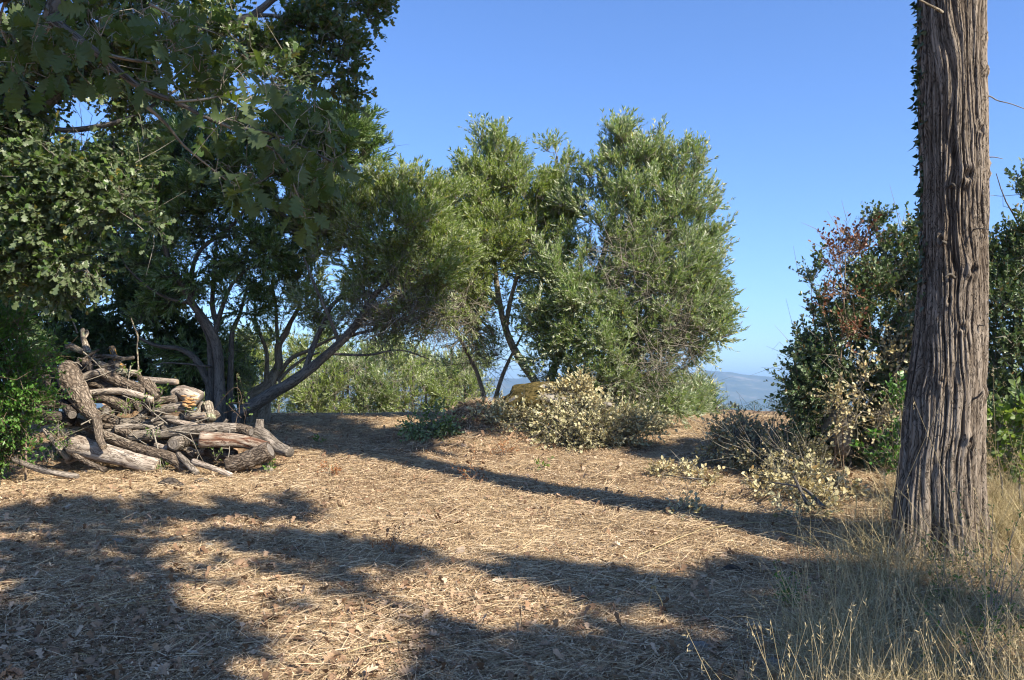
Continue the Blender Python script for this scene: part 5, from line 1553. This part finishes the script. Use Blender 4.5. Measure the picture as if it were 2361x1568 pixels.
def brush(name, label, cat, blobs, n_br, mat, shoot, seeds, group=None, twm=None, extra=200, solid=()):
    root_ = thing(name, label, cat, tuple(P(*seeds[0])), group)
    mains_ = []
    for q_ in range(0, len(seeds), 2):
        p0, p1 = P(*seeds[q_]), P(*seeds[q_ + 1])
        bl_ = np.linalg.norm(p1 - p0)
        mains_.append((spline([p0, (p0 + p1) / 2 + RNG.normal(size=3) * .06 * bl_, p1], 24), np.linspace(.018, .006, 24) * min(1, bl_ / .9)))
        build("cut_branch", stem_mesh(*mains_[-1], 8, .12, 700 + q_, cap=True), M_GREYBARK, root_)
    tg, _ = blob_points(blobs, n_br, 2.6)
    pt_ = grow(mains_, tg, .35, r_gain=.006, up=-.2)
    stuff(build("branches", branch_acc(pt_, 4), twm or M_TWIG, root_))
    crown("leaves", root_, pt_, mat, twm or M_TWIG, **shoot)
    ta_ = Acc()
    N = extra
    tp, _ = blob_points(blobs, N, 2)
    tt = tp + nrm(RNG.normal(size=(N, 3))) * (.12 + .55 * RNG.random((N, 1)) ** 2)
    V, Fc = tubes(np.stack([tp, (tp + tt) / 2 + RNG.normal(size=(N, 3)) * .03, tt], 1), np.tile(np.array((.0035, .0028, .001)), (N, 1)), 3)
    ta_.add(V, Fc, np.repeat(RNG.random(N), 9))
    stuff(build("twigs", ta_, twm or M_TWIG, root_))
    return root_


BR = dict(per=7, length=.26, nleaf=11, leafL=.033, leafW=.022, tpl='oval', up=.15, out=.45, rand=1.5, spread=1.0, droop=.12)
brush("brush_heap", "sunlit heap of cut branches with wilted pale leaves leaning on the boulder", "brush heap",
      [(1130, 980, 16, 14.8), (1160, 970, 20, 14.8), (1195, 962, 16, 14.7), (1240, 958, 18, 14.7), (1165, 990, 18, 14.8), (1200, 990, 26, 14.8), (1225, 985, 24, 14.7), (1180, 1010, 20, 14.4), (1275, 960, 32, 14.9), (1320, 915, 18, 15.2), (1310, 960, 36, 14.8), (1370, 955, 32, 14.8), (1300, 1000, 45, 14.3), (1360, 1000, 50, 14.2), (1250, 1010, 30, 14.4), (1420, 985, 40, 14.3), (1460, 985, 32, 14.4), (1320, 1030, 30, 13.9), (1270, 1035, 24, 14), (1490, 975, 26, 14.6), (1180, 985, 25, 14.9), (1400, 1020, 26, 14)],
      430, M_PALELEAF, BR, [(1204, 1025, 14), (1290, 968, 14), (1300, 1020, 14.2), (1380, 930, 14.6), (1440, 1010, 14.2), (1330, 985, 14.4), (1180, 960, 15), (1300, 900, 15), (1340, 1040, 13.9), (1260, 990, 14.4)], "heaps of cut brush", extra=500)
brush("brush_heap", "bleached leafy top sprays piled on the right of the boulder", "brush heap",
      [(1300, 900, 12, 15), (1335, 895, 16, 15.1), (1270, 925, 12, 15), (1350, 925, 20, 15), (1390, 960, 22, 14.6), (1440, 972, 18, 14.5), (1240, 945, 12, 14.9), (1200, 960, 12, 14.8), (1150, 970, 12, 14.8)],
      120, M_DRYLEAF, dict(BR, nleaf=12, length=.2), [(1340, 960, 15), (1300, 905, 15), (1360, 960, 14.9), (1345, 905, 15.1)], "heaps of cut brush", extra=60)
brush("cut_sapling", "dark cut evergreen sapling lying in shade left of the boulder", "sapling",
      [(985, 985, 18, 14.4), (1010, 992, 18, 14.3), (955, 975, 13, 14.4), (988, 950, 8, 14.6), (1008, 955, 10, 14.6), (1030, 990, 15, 14.3), (960, 1000, 13, 14.3), (1050, 1000, 10, 14.3)],
      60, M_DARKOLIVE, dict(BR, leafL=.032, leafW=.022, length=.18), [(1000, 1020, 14.3), (985, 940, 14.5), (1030, 1010, 14.2), (960, 975, 14.4)], extra=60)
brush("brush_heap", "dull heap of cut brush at the foot of the holly leaved shrub", "brush heap",
      [(1670, 1005, 22, 12), (1710, 1005, 28, 12), (1750, 1020, 30, 11.8), (1800, 1030, 32, 11.5), (1700, 1045, 28, 11.6), (1760, 1065, 34, 11.2), (1820, 1070, 32, 10.8), (1650, 1035, 18, 12), (1860, 1050, 28, 10.8), (1715, 975, 9, 12.2), (1690, 960, 6, 12.2), (1810, 1105, 24, 10.3), (1880, 1100, 26, 10.2)],
      280, M_PALELEAF, dict(BR, leafL=.034, leafW=.022, nleaf=9, length=.18), [(1700, 1060, 11.5), (1720, 970, 12), (1760, 1070, 11), (1800, 1000, 11.4), (1640, 1040, 12), (1700, 980, 12), (1830, 1090, 10.5), (1850, 1020, 10.8)], "heaps of cut brush", M_TWIG, extra=1400)
brush("wilted_branch", "wilted branch with bleached leaves hanging in the holly leaved shrub", "branch",
      [(2085, 770, 24, 10.6), (2100, 740, 18, 10.6), (2060, 830, 22, 10.5), (2080, 720, 14, 10.7), (2070, 900, 26, 10.4), (2040, 960, 24, 10.3), (1930, 930, 18, 10.3), (1960, 960, 20, 10.2), (1985, 910, 20, 10.3), (2000, 870, 14, 10.3)],
      80, M_DRYLEAF, dict(BR, nleaf=7, per=6), [(2040, 900, 10.5), (2090, 740, 10.6), (2020, 900, 10.4), (1960, 970, 10.2)], extra=40)
for bl, sd, lab in (([(1570, 1088, 20, 10.6), (1525, 1092, 16, 10.6), (1605, 1100, 18, 10.5), (1640, 1110, 14, 10.4)], [(1620, 1105, 10.5), (1530, 1092, 10.6)], "small cut spray with pale leaves lying alone on the straw right of centre"),
                    ([(1800, 1120, 30, 9.7), (1850, 1140, 30, 9.5), (1770, 1105, 26, 9.8), (1910, 1155, 24, 9.3), (1830, 1095, 26, 9.8), (1890, 1120, 26, 9.6), (1760, 1140, 20, 9.5), (1950, 1140, 22, 9.3)], [(1900, 1170, 9.2), (1780, 1112, 9.8), (1860, 1160, 9.4), (1830, 1100, 9.7)], "cut spray with yellowish leaves lying left of the cypress foot"),
                    ([(1610, 1190, 8, 8.7), (1580, 1180, 10, 8.8), (1560, 1185, 8, 8.8)], [(1620, 1195, 8.6), (1560, 1182, 8.8)], "tiny wilted sprig on the straw just above the cypress shadow"),
                    ([(1800, 1180, 16, 9), (1850, 1185, 20, 8.9), (1890, 1190, 14, 8.7)], [(1900, 1200, 8.6), (1800, 1180, 9)], "flattened green leafy spray along the cypress shadow's upper edge")):
    q_ = [G(b[0], b[1] + b[2] * .5) for b in bl]
    bw = [('w', g[0], g[1], g[2] + b[2] * g[1] / F_PX * .4, b[2] * g[1] / F_PX) for g, b in zip(q_, bl)]
    s2_ = []
    for sx, sy, sd_ in sd:
        g = G(sx, sy)
        s2_.append((sx, sy, g[1]))
    brush("cut_spray", lab, "branch", bw, 14 * len(bw), M_DRYLEAF if "yellowish" in lab or "small" in lab else M_PALELEAF, dict(BR, per=7, leafL=.036, length=.16, nleaf=8), s2_, "cut sprays on the straw", extra=12)

# ------------------------------------------------------------------ dead bracken, bark chunks, yellow seedlings
for x_, y_, r_, lab in ((905, 1285, .16, "rust brown dead bracken frond in the left foreground shade"), (1095, 1108, .13, "rust brown bracken bits beside the long cypress shadow"), (1160, 1050, .12, "reddish dead weeds in the shade before the brush heap"), (770, 1100, .10, "pale dry stalk tuft right of the woodpile")):
    g = G(x_, y_)
    weed(g, r_, 14, lab, .03, M_BRACKEN, "dead_bracken", .35, 9, 'narrow', .3, "patches of dead bracken")
for (x_, y_), lab in (((1250, 1085), "yellow leaved seedling alone on the open straw"), ((620, 1092), "yellow green seedling in the litter below the corner log"), ((740, 1030), "wilted green tuft on the shaded ground right of the woodpile")):
    weed(G(x_, y_), .05, 6, lab, .05, M_WEED, "seedling", .6, 3, grp="seedlings")
for x_, y_, dx, r_, lab in ((395, 1122, .14, .05, "dark rotten bark chunk on the litter before the woodpile"), (465, 1116, .09, .03, "small bark chunk right of the dark rotten one"), (1690, 1325, .09, .03, "curled brown bark piece on the sunny straw near the cypress"), (720, 1195, .10, .02, "flat bark scrap at the shadow's edge")):
    g = G(x_, y_)
    pa = spline([g + (-dx, 0, .02), g + (0, .02, .035), g + (dx, -.02, .0)], 16)
    o = build("bark_chunk", stem_mesh(pa, np.full(16, r_) * np.sin(np.linspace(.35, 2.8, 16)), 12, .25, int(x_), cap=True, lump=.35), M_LOG[DARK], None, loc=tuple(g))
    tag(o, lab, "bark", "bark chunks on the ground")

# ------------------------------------------------------------------ straw, litter and grass on the ground


def ribbons(acc, B, head, L, W, rise, arc, segs=3, tip=.25):
    """flat stems: start B, heading angle, length, width, start pitch and sag"""
    N = len(B)
    u = np.linspace(0, 1, segs + 1)
    hv_ = np.stack([np.cos(head), np.sin(head), np.zeros(N)], 1)
    sv = np.stack([-np.sin(head), np.cos(head), np.zeros(N)], 1)
    tw_ = RNG.normal(size=N) * .8
    sv = nrm(sv * np.cos(tw_)[:, None] + np.array((0, 0, 1.0)) * np.sin(tw_)[:, None])
    cv = RNG.normal(size=N) * .14
    C = B[:, None] + L[:, None, None] * (u[None, :, None] * hv_[:, None] * np.cos(rise)[:, None, None] + (cv[:, None] * u[None] ** 2)[..., None] * np.stack([-np.sin(head), np.cos(head), np.zeros(N)], 1)[:, None])
    C[..., 2] += L[:, None] * (np.sin(rise)[:, None] * u[None] - arc[:, None] * u[None] ** 2)
    wv = W[:, None] * np.where(u < .99, 1 - (1 - tip) * u ** 2, tip)[None] * .5
    V = np.stack([C + wv[..., None] * sv[:, None], C - wv[..., None] * sv[:, None]], 2).reshape(N, -1, 3)
    k_ = 2 * (segs + 1)
    f = np.array([(2 * i_, 2 * i_ + 1, 2 * i_ + 3, 2 * i_ + 2) for i_ in range(segs)])
    r = RNG.random(N)
    acc.add(V, (f[None] + (np.arange(N) * k_)[:, None, None]).reshape(-1, 4), np.repeat(r, k_))


def scatter(n, y0, y1, power=1.0, margin=.62):
    """ground points between two distances, uniform per unit of view width and falling off with distance"""
    u = RNG.random(n)
    y = (y0 ** (1 - power) + u * (y1 ** (1 - power) - y0 ** (1 - power))) ** (1 / (1 - power)) if power != 1 else y0 * (y1 / y0) ** u
    x = (RNG.random(n) * 2 - 1) * margin * (y + .5)
    return x, y


def edge_clear(x, y):
    px = CX + x / y * F_PX
    return px




def off_pile(x, y):
    px = CX + x / y * F_PX
    return ~((px > 110) & (px < 640) & (y > 10.35 - .35 * (px > 520)) & (y < 12.6))


def mat_protos(name, k, fill):
    c = bpy.data.collections.new(name)
    for v in range(k):
        acc = Acc()
        m = fill(acc)
        o_ = build(name, acc, m, None)
        COL.objects.unlink(o_)
        c.objects.link(o_)
    return c


def lay(name, label, proto, k, x, y, yaw, scl, dz=.004):
    """repeat ground-cover mats over the terrain, tilted with it"""
    N = len(x)
    e = .12
    z = H(x, y)
    sx, sy = (H(x + e, y) - H(x - e, y)) / (2 * e), (H(x, y + e) - H(x, y - e)) / (2 * e)
    n_ = nrm(np.stack([-sx, -sy, np.ones(N)], 1))
    d = np.stack([np.cos(yaw), np.sin(yaw), np.zeros(N)], 1)
    d = nrm(d - (d * n_).sum(1, keepdims=True) * n_)
    q_ = np.cross(n_, d)
    rot = np.stack([np.arctan2(q_[:, 2], n_[:, 2]), -np.arcsin(np.clip(d[:, 2], -1, 1)), np.arctan2(d[:, 1], d[:, 0])], 1)
    me = bpy.data.meshes.new(name)
    me.vertices.add(N)
    me.vertices.foreach_set("co", np.stack([x, y, z + dz], 1).astype(np.float32).ravel())
    for nm, ty, dat, fld in (("turn", 'FLOAT_VECTOR', rot, "vector"), ("size", 'FLOAT', scl, "value"), ("pick", 'INT', RNG.integers(0, k, N), "value")):
        at = me.attributes.new(nm, ty, 'POINT')
        at.data.foreach_set(fld, dat.astype(np.int32 if ty == 'INT' else np.float32).ravel())
    o_ = bpy.data.objects.new(name, me)
    COL.objects.link(o_)
    grow_mod(o_, proto)
    return tag(o_, label, name.replace("_", " "), kind="stuff")


def fill_straw(acc):
    n = 85
    r = .26 * np.sqrt(RNG.random(n))
    t = RNG.random(n) * 6.28
    B = np.stack([r * np.cos(t), r * np.sin(t), .001 + .022 * RNG.random(n) ** 2], 1)
    ribbons(acc, B, RNG.normal(size=n) * .9 + (RNG.random(n) < .5) * math.pi,   .03 + .19 * RNG.random(n) ** 1.8, .0017 + .0019 * RNG.random(n), RNG.normal(size=n) * .12 + .06, .04 + .05 * RNG.random(n), 2, .4)
    return M_STRAW


def fill_chaff(acc):
    n = 85
    r = .24 * np.sqrt(RNG.random(n))
    t = RNG.random(n) * 6.28
    B = np.stack([r * np.cos(t), r * np.sin(t), .002 + .026 * RNG.random(n)], 1)
    add_leaves(acc, B, nrm(np.stack([RNG.normal(size=n), RNG.normal(size=n), RNG.normal(size=n) * .3], 1)), nrm(np.array((0, 0, 1.0)) + RNG.normal(size=(n, 3)) * .4), .010 + .026 * RNG.random(n) ** 1.8, .003 + .008 * RNG.random(n), 'narrow')
    return M_CHAFF


p_straw, p_chaff = mat_protos("straw_mat", 9, fill_straw), mat_protos("chaff_mat", 9, fill_chaff)
x, y = scatter(11500, 3.9, 15.5, .75)
dens = .45 + .55 * sstep(-.35, .3, fbm(x * .8, y * .8, 0, 201, 3))
dens *= 1 - .45 * sstep(.1, -.6, x / y)
keep = (RNG.random(len(x)) < dens) & off_pile(x, y)
x, y = x[keep], y[keep]
N = len(x)
lay("straw", "mown straw lying in a loose mat over the clearing", p_straw, 9, x, y, RNG.normal(size=N) * .9 + 1.3 * vn3(x * .6, y * .6, 0, 205), .7 + .6 * RNG.random(N))
x, y = scatter(8500, 3.9, 15.5, .75)
keep = off_pile(x, y)
x, y = x[keep], y[keep]
lay("chaff", "brown chaff and crumbled leaves between the straw", p_chaff, 9, x, y, RNG.random(len(x)) * 6.28, .7 + .6 * RNG.random(len(x)), .002)
# straws strewn singly over the mats
x, y = scatter(18000, 3.9, 15.5, 1.35)
N = len(x)
a = Acc()
ribbons(a, np.stack([x, y, H(x, y) + .004 + .022 * RNG.random(N) ** 2], 1), RNG.random(N) * 6.28, (.06 + .30 * RNG.random(N) ** 2.4), (.0022 + .0026 * RNG.random(N)) * (1 + .03 * y), RNG.normal(size=N) * .12 + .08, .05 + .06 * RNG.random(N), 2, .4)
o = build("loose_straw", a, M_STRAW)
tag(o, "single pale straws strewn over the straw mat", "straw", kind="stuff")

x, y = scatter(19000, 3.9, 15, 1.5)
wgt = .10 + .9 * sstep(.15, -.75, x / y * 1.0 + .1 * vn3(x, y, 0, 211)) + .4 * sstep(10, 12, y)
wgt = np.clip(wgt, .12, 1) + .5 * sstep(.1, .6, fbm(x * .55, y * .55, 0, 217, 3))
keep = RNG.random(len(x)) < wgt
x, y = x[keep], y[keep]
N = len(x)
B = np.stack([x, y, H(x, y) + .012 + .022 * RNG.random(N)], 1)
a = Acc()
add_leaves(a, B, nrm(np.stack([RNG.normal(size=N), RNG.normal(size=N), RNG.normal(size=N) * .28], 1)), nrm(np.array((0, 0, 1.0)) + RNG.normal(size=(N, 3)) * .32), .035 + .05 * RNG.random(N), .028 + .03 * RNG.random(N), 'lobed', curl=RNG.normal(size=N) * .45)
mx_, my_ = MOUNDS[-1][0] + .1, MOUNDS[-1][1]
x, y = mx_ + RNG.normal(size=900) * .55, my_ - .25 + RNG.normal(size=900) * .5
B = np.stack([x, y, H(x, y) + .006 + .03 * RNG.random(900)], 1)
add_leaves(a, B, nrm(np.stack([RNG.normal(size=900), RNG.normal(size=900), RNG.normal(size=900) * .4], 1)), nrm(np.array((0, -.4, 1.0)) + RNG.normal(size=(900, 3)) * .5), .045 + .05 * RNG.random(900), .03 + .03 * RNG.random(900), 'lobed', curl=RNG.normal(size=900) * .5)
o = build("leaf_litter", a, M_LITTER)
tag(o, "brown oak leaf litter covering the clearing, thickest at the left", "leaf litter", kind="stuff")

# 300 nearest fallen oak leaves as things of their own
fl = []
for vi in range(5):
    v = TPL['oak'][0].copy() - np.array((.5, 0, 0))
    v[:, 1] *= .7 + .06 * vi
    v[:, 2] += (.25 + .12 * vi) * (v[:, 0] ** 2) * (1 if vi % 2 else -1) + .5 * np.abs(v[:, 1]) ** 1.6 * (1 if vi < 3 else -.6) + .04 * np.sin(9 * v[:, 0] + vi)
    v[:, 2] -= v[:, 2].min()
    ac = Acc()
    ac.add(v, TPL['oak'][1][0], .5)
    o = build("fallen_leaf", ac, M_FALLEN)
    fl.append(o.data)
    bpy.data.objects.remove(o)
x, y = scatter(900, 4.25, 9.0, 1.6, .60)
wgt = .22 + .78 * sstep(.2, -.5, x / y)
keep = np.nonzero(RNG.random(len(x)) < wgt)[0][:296]
for q_ in keep:
    o = bpy.data.objects.new("fallen_leaf", fl[RNG.integers(5)])
    COL.objects.link(o)
    s_ = .07 + .045 * RNG.random()
    o.scale = (s_, s_, s_)
    o.location = (x[q_], y[q_], float(H(x[q_], y[q_])) + .026)
    o.rotation_euler = (RNG.normal() * .25, RNG.normal() * .25, RNG.random() * 6.28)
    tag(o, "curled dry oak leaf lying on the straw of the foreground", "leaf", "fallen oak leaves on the foreground")
for x_, y_, s_, lab in ((493, 1468, .11, "upright grey white oak leaf standing in the bottom left shade"), (770, 1535, .13, "pale curled leaf cluster beside a yellow stalk at the bottom"), (553, 1310, .12, "light curled oak leaf in the left sun patch"), (1680, 1290, .14, "broad upright brown leaf on the sunny straw near the cypress")):
    g = G(x_, y_)
    o = bpy.data.objects.new("fallen_leaf", fl[2])
    COL.objects.link(o)
    o.scale = (s_, s_, s_)
    o.location = (g[0], g[1], g[2] + .03)
    o.rotation_euler = (1.0, .3, x_)
    tag(o, lab, "leaf", "fallen oak leaves on the foreground")

# single long stalks one can pick out
for pts_, r_, lab in (([(1625, 1228), (1700, 1222), (1760, 1218), (1858, 1226)], 2.2, "long pale arched straw stalk across the cypress shadow"), ([(1470, 1290), (1540, 1265), (1625, 1226)], 1.8, "long straw stalk leading up to the arched one"), ([(60, 1412), (300, 1395), (470, 1352)], 1.6, "long pale straw lying in the left foreground shade"), ([(80, 1425), (400, 1398), (640, 1372)], 1.6, "second long straw just below the other in the left shade"),
                      ([(790, 1520), (860, 1508), (1010, 1478)], 2.6, "yellow green stalk lying beside the pale curled leaf cluster"), ([(1235, 1420), (1350, 1400), (1440, 1345)], 1.4, "thin straw in front of the right shade patch"), ([(1960, 1260), (1975, 1150), (1960, 1100)], 1.5, "upright dead stem left of the cypress foot")):
    q = []
    for i_, (x_, y_) in enumerate(pts_):
        if "upright" in lab:
            q.append(P(x_, y_, 7.2))
        else:
            g = G(x_, y_)
            q.append(g + np.array((0, 0, .03 if i_ in (0, len(pts_) - 1) else .05)))
    pa = spline(q, 24)
    o = build("straw_stalk", stem_mesh(pa, np.linspace(r_, r_ * .6, 24) * q[0][1] / F_PX * .7, 6, .08, int(pts_[0][0])), M_GRASS, None, loc=tuple(q[0]))
    tag(o, lab, "straw stalk", "long straw stalks")
# sparse dry flower stalks standing in the clearing
for q_, (x_, y_, h_) in enumerate(((770, 1128, 50), (800, 1120, 36), (757, 1118, 40), (1080, 1120, 30), (1560, 1240, 38), (1660, 1180, 42), (330, 1180, 30), (1490, 1420, 60), (1520, 1430, 70))):
    g = G(x_, y_)
    pa = spline([g, g + np.array((.02, 0, h_ * g[1] / F_PX * .5)), g + np.array((.05 * math.sin(x_), 0, h_ * g[1] / F_PX))], 12)
    ac = stem_mesh(pa, np.linspace(.0022, .0014, 12), 5, .05, q_)
    t_ = pa[-1]
    V, Fc = tubes(np.array([[t_, t_ + (0, 0, .008), t_ + (0, 0, .018), t_ + (0, 0, .024)]]), np.array([[.002, .009, .008, .001]]), 6)
    ac.add(V, Fc, .3)
    o = build("dry_flower_stalk", ac, M_GRASS, None, loc=tuple(g))
    tag(o, ("tallest thin dry stalk right of the woodpile", "short dry stalk just right of the tallest one", "dry stalk just left of the tallest one by the woodpile", "dry stalk beside the bracken bits in the middle", "dry stalk beyond the cypress shadow", "dry stalk within the cypress shadow", "dry stalk on the sunny strip below the woodpile", "dry stalk at the lower right shade's edge", "taller of the two dry stalks in the lower right shade")[q_], "dry stalk", "dry flower stalks in the clearing")

# tall dry grass at the lower right and low stubble
def gmask(x, y):
    px, t = CX + x / y * F_PX, y
    # left limit of the tall grass in photograph px, by distance
    lim_ = np.interp(y, (4.2, 5.2, 6.0, 6.8, 7.6, 9, 11), (1820, 1900, 1960, 2000, 2080, 2240, 2300))
    return sstep(-160, 140, px - lim_ + 60 * vn3(x * 2, y * 2, 0, 221))


x, y = scatter(270000, 3.2, 9.4, 1.1, .72)
keep = RNG.random(len(x)) < gmask(x, y) * (.25 + .75 * sstep(-.3, .3, fbm(x * 1.3, y * 1.3, 0, 224, 2)))
x, y = x[keep], y[keep]
ok = np.hypot(x - pts[0, 0] if False else x - ax[0], y - DT) > .30
x, y = x[ok], y[ok]
N = len(x)
hg = .18 + .55 * RNG.random(N) ** 1.5
hg *= np.interp(y, (3.2, 5.0, 6.2, 7.5, 10), (.70, .95, 1.25, 1.3, 1.4))
B = np.stack([x, y, H(x, y) - .01], 1)
a = Acc()
ribbons(a, B, RNG.random(N) * 6.28, hg, .0022 + .0030 * RNG.random(N), 1.25 - .75 * RNG.random(N) ** 1.6, .15 + .55 * RNG.random(N), 4, .15)
# seed stalks
ns = 900
ii = RNG.integers(N, size=ns)
sb_ = B[ii]
sh_ = hg[ii] * 1.35 + .08
lean = RNG.normal(size=(ns, 2)) * .22
tp = sb_ + np.concatenate([lean * sh_[:, None], sh_[:, None]], 1)
md = (sb_ + tp) / 2 + np.concatenate([-lean * sh_[:, None] * .2, np.zeros((ns, 1))], 1)
V, Fc = tubes(np.stack([sb_, md, tp], 1), np.tile(np.array((.0016, .0013, .0008)), (ns, 1)), 3)
a.add(V, Fc, np.repeat(.5 + .5 * RNG.random(ns), 9))
hp = np.repeat(tp, 7, 0) - np.array((0, 0, 1)) * (RNG.random((ns * 7, 1)) * .09)
add_leaves(a, hp, nrm(RNG.normal(size=(ns * 7, 3)) * .5 + np.array((0, 0, .8))), nrm(RNG.normal(size=(ns * 7, 3))), .022, .004, 'narrow', .5 + .5 * RNG.random(ns * 7))
o = build("tall_dry_grass", a, M_GRASS)
tag(o, "tall pale dry grass round the cypress foot and lower right corner", "dry grass", kind="stuff")

x, y = scatter(26000, 3.9, 16.5, 1.3)
pxx = CX + x / y * F_PX
keep = RNG.random(len(x)) < (.12 + .5 * sstep(1500, 2000, pxx) * (y < 8) + .75 * sstep(11.5, 14, y) + .5 * sstep(.25, .6, fbm(x * .9, y * .9, 0, 231, 2)))
x, y = x[keep], y[keep]
N = len(x)
a = Acc()
ribbons(a, np.stack([x, y, H(x, y) - .005], 1), RNG.random(N) * 6.28, (.03 + .12 * RNG.random(N) ** 1.8) * (1 + .03 * y), .0022 + .0022 * RNG.random(N) + .0002 * y, 1.2 - .9 * RNG.random(N), .1 + .4 * RNG.random(N), 3, .2)
o = build("stubble", a, M_GRASS)
tag(o, "short dry grass stubble standing between the straw", "stubble", kind="stuff")

for (x_, y_), r_, lab in (((2300, 1480), .18, "green herb patch in the dry grass at the lower right corner"), ((2180, 1400), .10, "small green herb in the dry grass below the cypress foot"), ((1820, 1400), .05, "tiny green sprig at the dry grass edge"), ((2250, 1560), .16, "green herb at the very bottom right")):
    g = G(x_, y_)
    weed(g, r_, 22, lab, .022, M_LENTISK, "herb", 1.0, 8, grp="green herbs in the dry grass")

# ------------------------------------------------------------------ the plain: far cypress, trees, houses
def far_tree(name, label, cat, px, py_base, d, w_, h_, n, grp, cone=False):
    p = P(px, py_base, d)
    g = np.array((p[0], d, p[2]))
    root_ = thing(name, label, cat, tuple(g), grp)
    build("trunk", stem_mesh(spline([g - (0, 0, h_ * .6), g + (0, 0, h_ * .3), g + (0, 0, h_ * .85)], 10), np.linspace(.05 * h_, .01 * h_, 10), 8, .1, 5), M_GREYBARK, root_)
    u = RNG.random(n)
    zz = u * h_
    rr = w_ * (np.minimum(1, (1 - u) * 1.6) * np.minimum(1, .4 + u * 3) if cone else np.sqrt(np.clip(1 - (2 * u - 1) ** 2, .05, 1))) * (.8 + .25 * vn3(u * 5, 0, 0, int(px)))
    t = RNG.random(n) * 6.28
    rad_ = rr * RNG.random(n) ** .3
    pos = g + np.stack([rad_ * np.cos(t), rad_ * np.sin(t), zz], 1)
    la = Acc()
    add_leaves(la, pos, nrm(RNG.normal(size=(n, 3)) + np.array((0, 0, .6))), nrm(RNG.normal(size=(n, 3))), .055 * h_ + .1, .03 * h_ + .05, 'oval')
    stuff(build("crown", la, M_HAZETREE, root_))


far_tree("cypress_tree", "tiny columnar cypress far beyond the low gap under the leaning olive", "cypress tree", 671, 962, 150, 1.05, 3.3, 1200, None, True)
for q_, (x_, yb, d_, wd, hh) in enumerate(((640, 962, 190, 2.6, 3.2), (700, 962, 210, 3, 2.8), (1690, 960, 260, 3.5, 4), (1740, 955, 300, 4, 4.4), (1790, 952, 280, 4, 5), (1650, 960, 240, 3, 4), (730, 960, 240, 3, 3.5), (615, 965, 170, 3, 3))):
    far_tree("valley_tree", "small hazy tree on the slope below the clearing", "tree", x_, yb, d_, wd, hh, 500, "hazy trees below the clearing")
M_WALL, M_ROOF, M_PANE = flat_mat("whitewash", (.75, .72, .66)), flat_mat("clay_tiles", (.32, .15, .09)), flat_mat("window_pane", (.05, .06, .07), .2)


def box(a_, c, s):
    c, s = np.asarray(c, float), np.asarray(s, float) / 2
    V = c + np.array([(sx, sy, sz) for sz in (-1, 1) for sy in (-1, 1) for sx in (-1, 1)]) * s
    a_.add(V, [(0, 2, 3, 1), (4, 5, 7, 6), (0, 1, 5, 4), (2, 6, 7, 3), (0, 4, 6, 2), (1, 3, 7, 5)])


for q_, (x_, y_) in enumerate(((1712, 908), (1728, 912), (1748, 906), (1766, 914), (1700, 917), (1785, 909), (655, 925), (1738, 920))):
    d_ = 2600.0 + 160 * (q_ % 4)
    gx_ = P(x_, y_, d_)[0]
    g = np.array((gx_, d_, float(H(gx_, d_))))
    r_ = thing("house", "tiny white house far out on the hazy plain", "house", tuple(g), "white houses on the plain")
    wd = 13 + 3 * (q_ % 3)
    a = Acc()
    box(a, g + (0, 0, 3), (wd, 9, 6))
    build("wall", a, M_WALL, r_, smooth=False)
    a = Acc()
    hw = wd / 2 + .4
    V = [g + v_ for v_ in np.array([(-hw, -5, 6.01), (hw, -5, 6.01), (hw, 5, 6.01), (-hw, 5, 6.01), (-hw, 0, 8.4), (hw, 0, 8.4)])]
    a.add(V, [(0, 1, 5, 4), (2, 3, 4, 5), (0, 3, 2, 1)])
    a.F.append(np.array([(0, 4, 3), (1, 2, 5)]))
    a.M.append(np.zeros(2))
    build("roof", a, M_ROOF, r_, smooth=False)
    for wx in (-.28, .05, .3):
        a = Acc()
        box(a, g + (wx * wd, -4.5, 3.2), (1.3, .12, 1.6))
        build("window", a, M_PANE, r_, smooth=False)
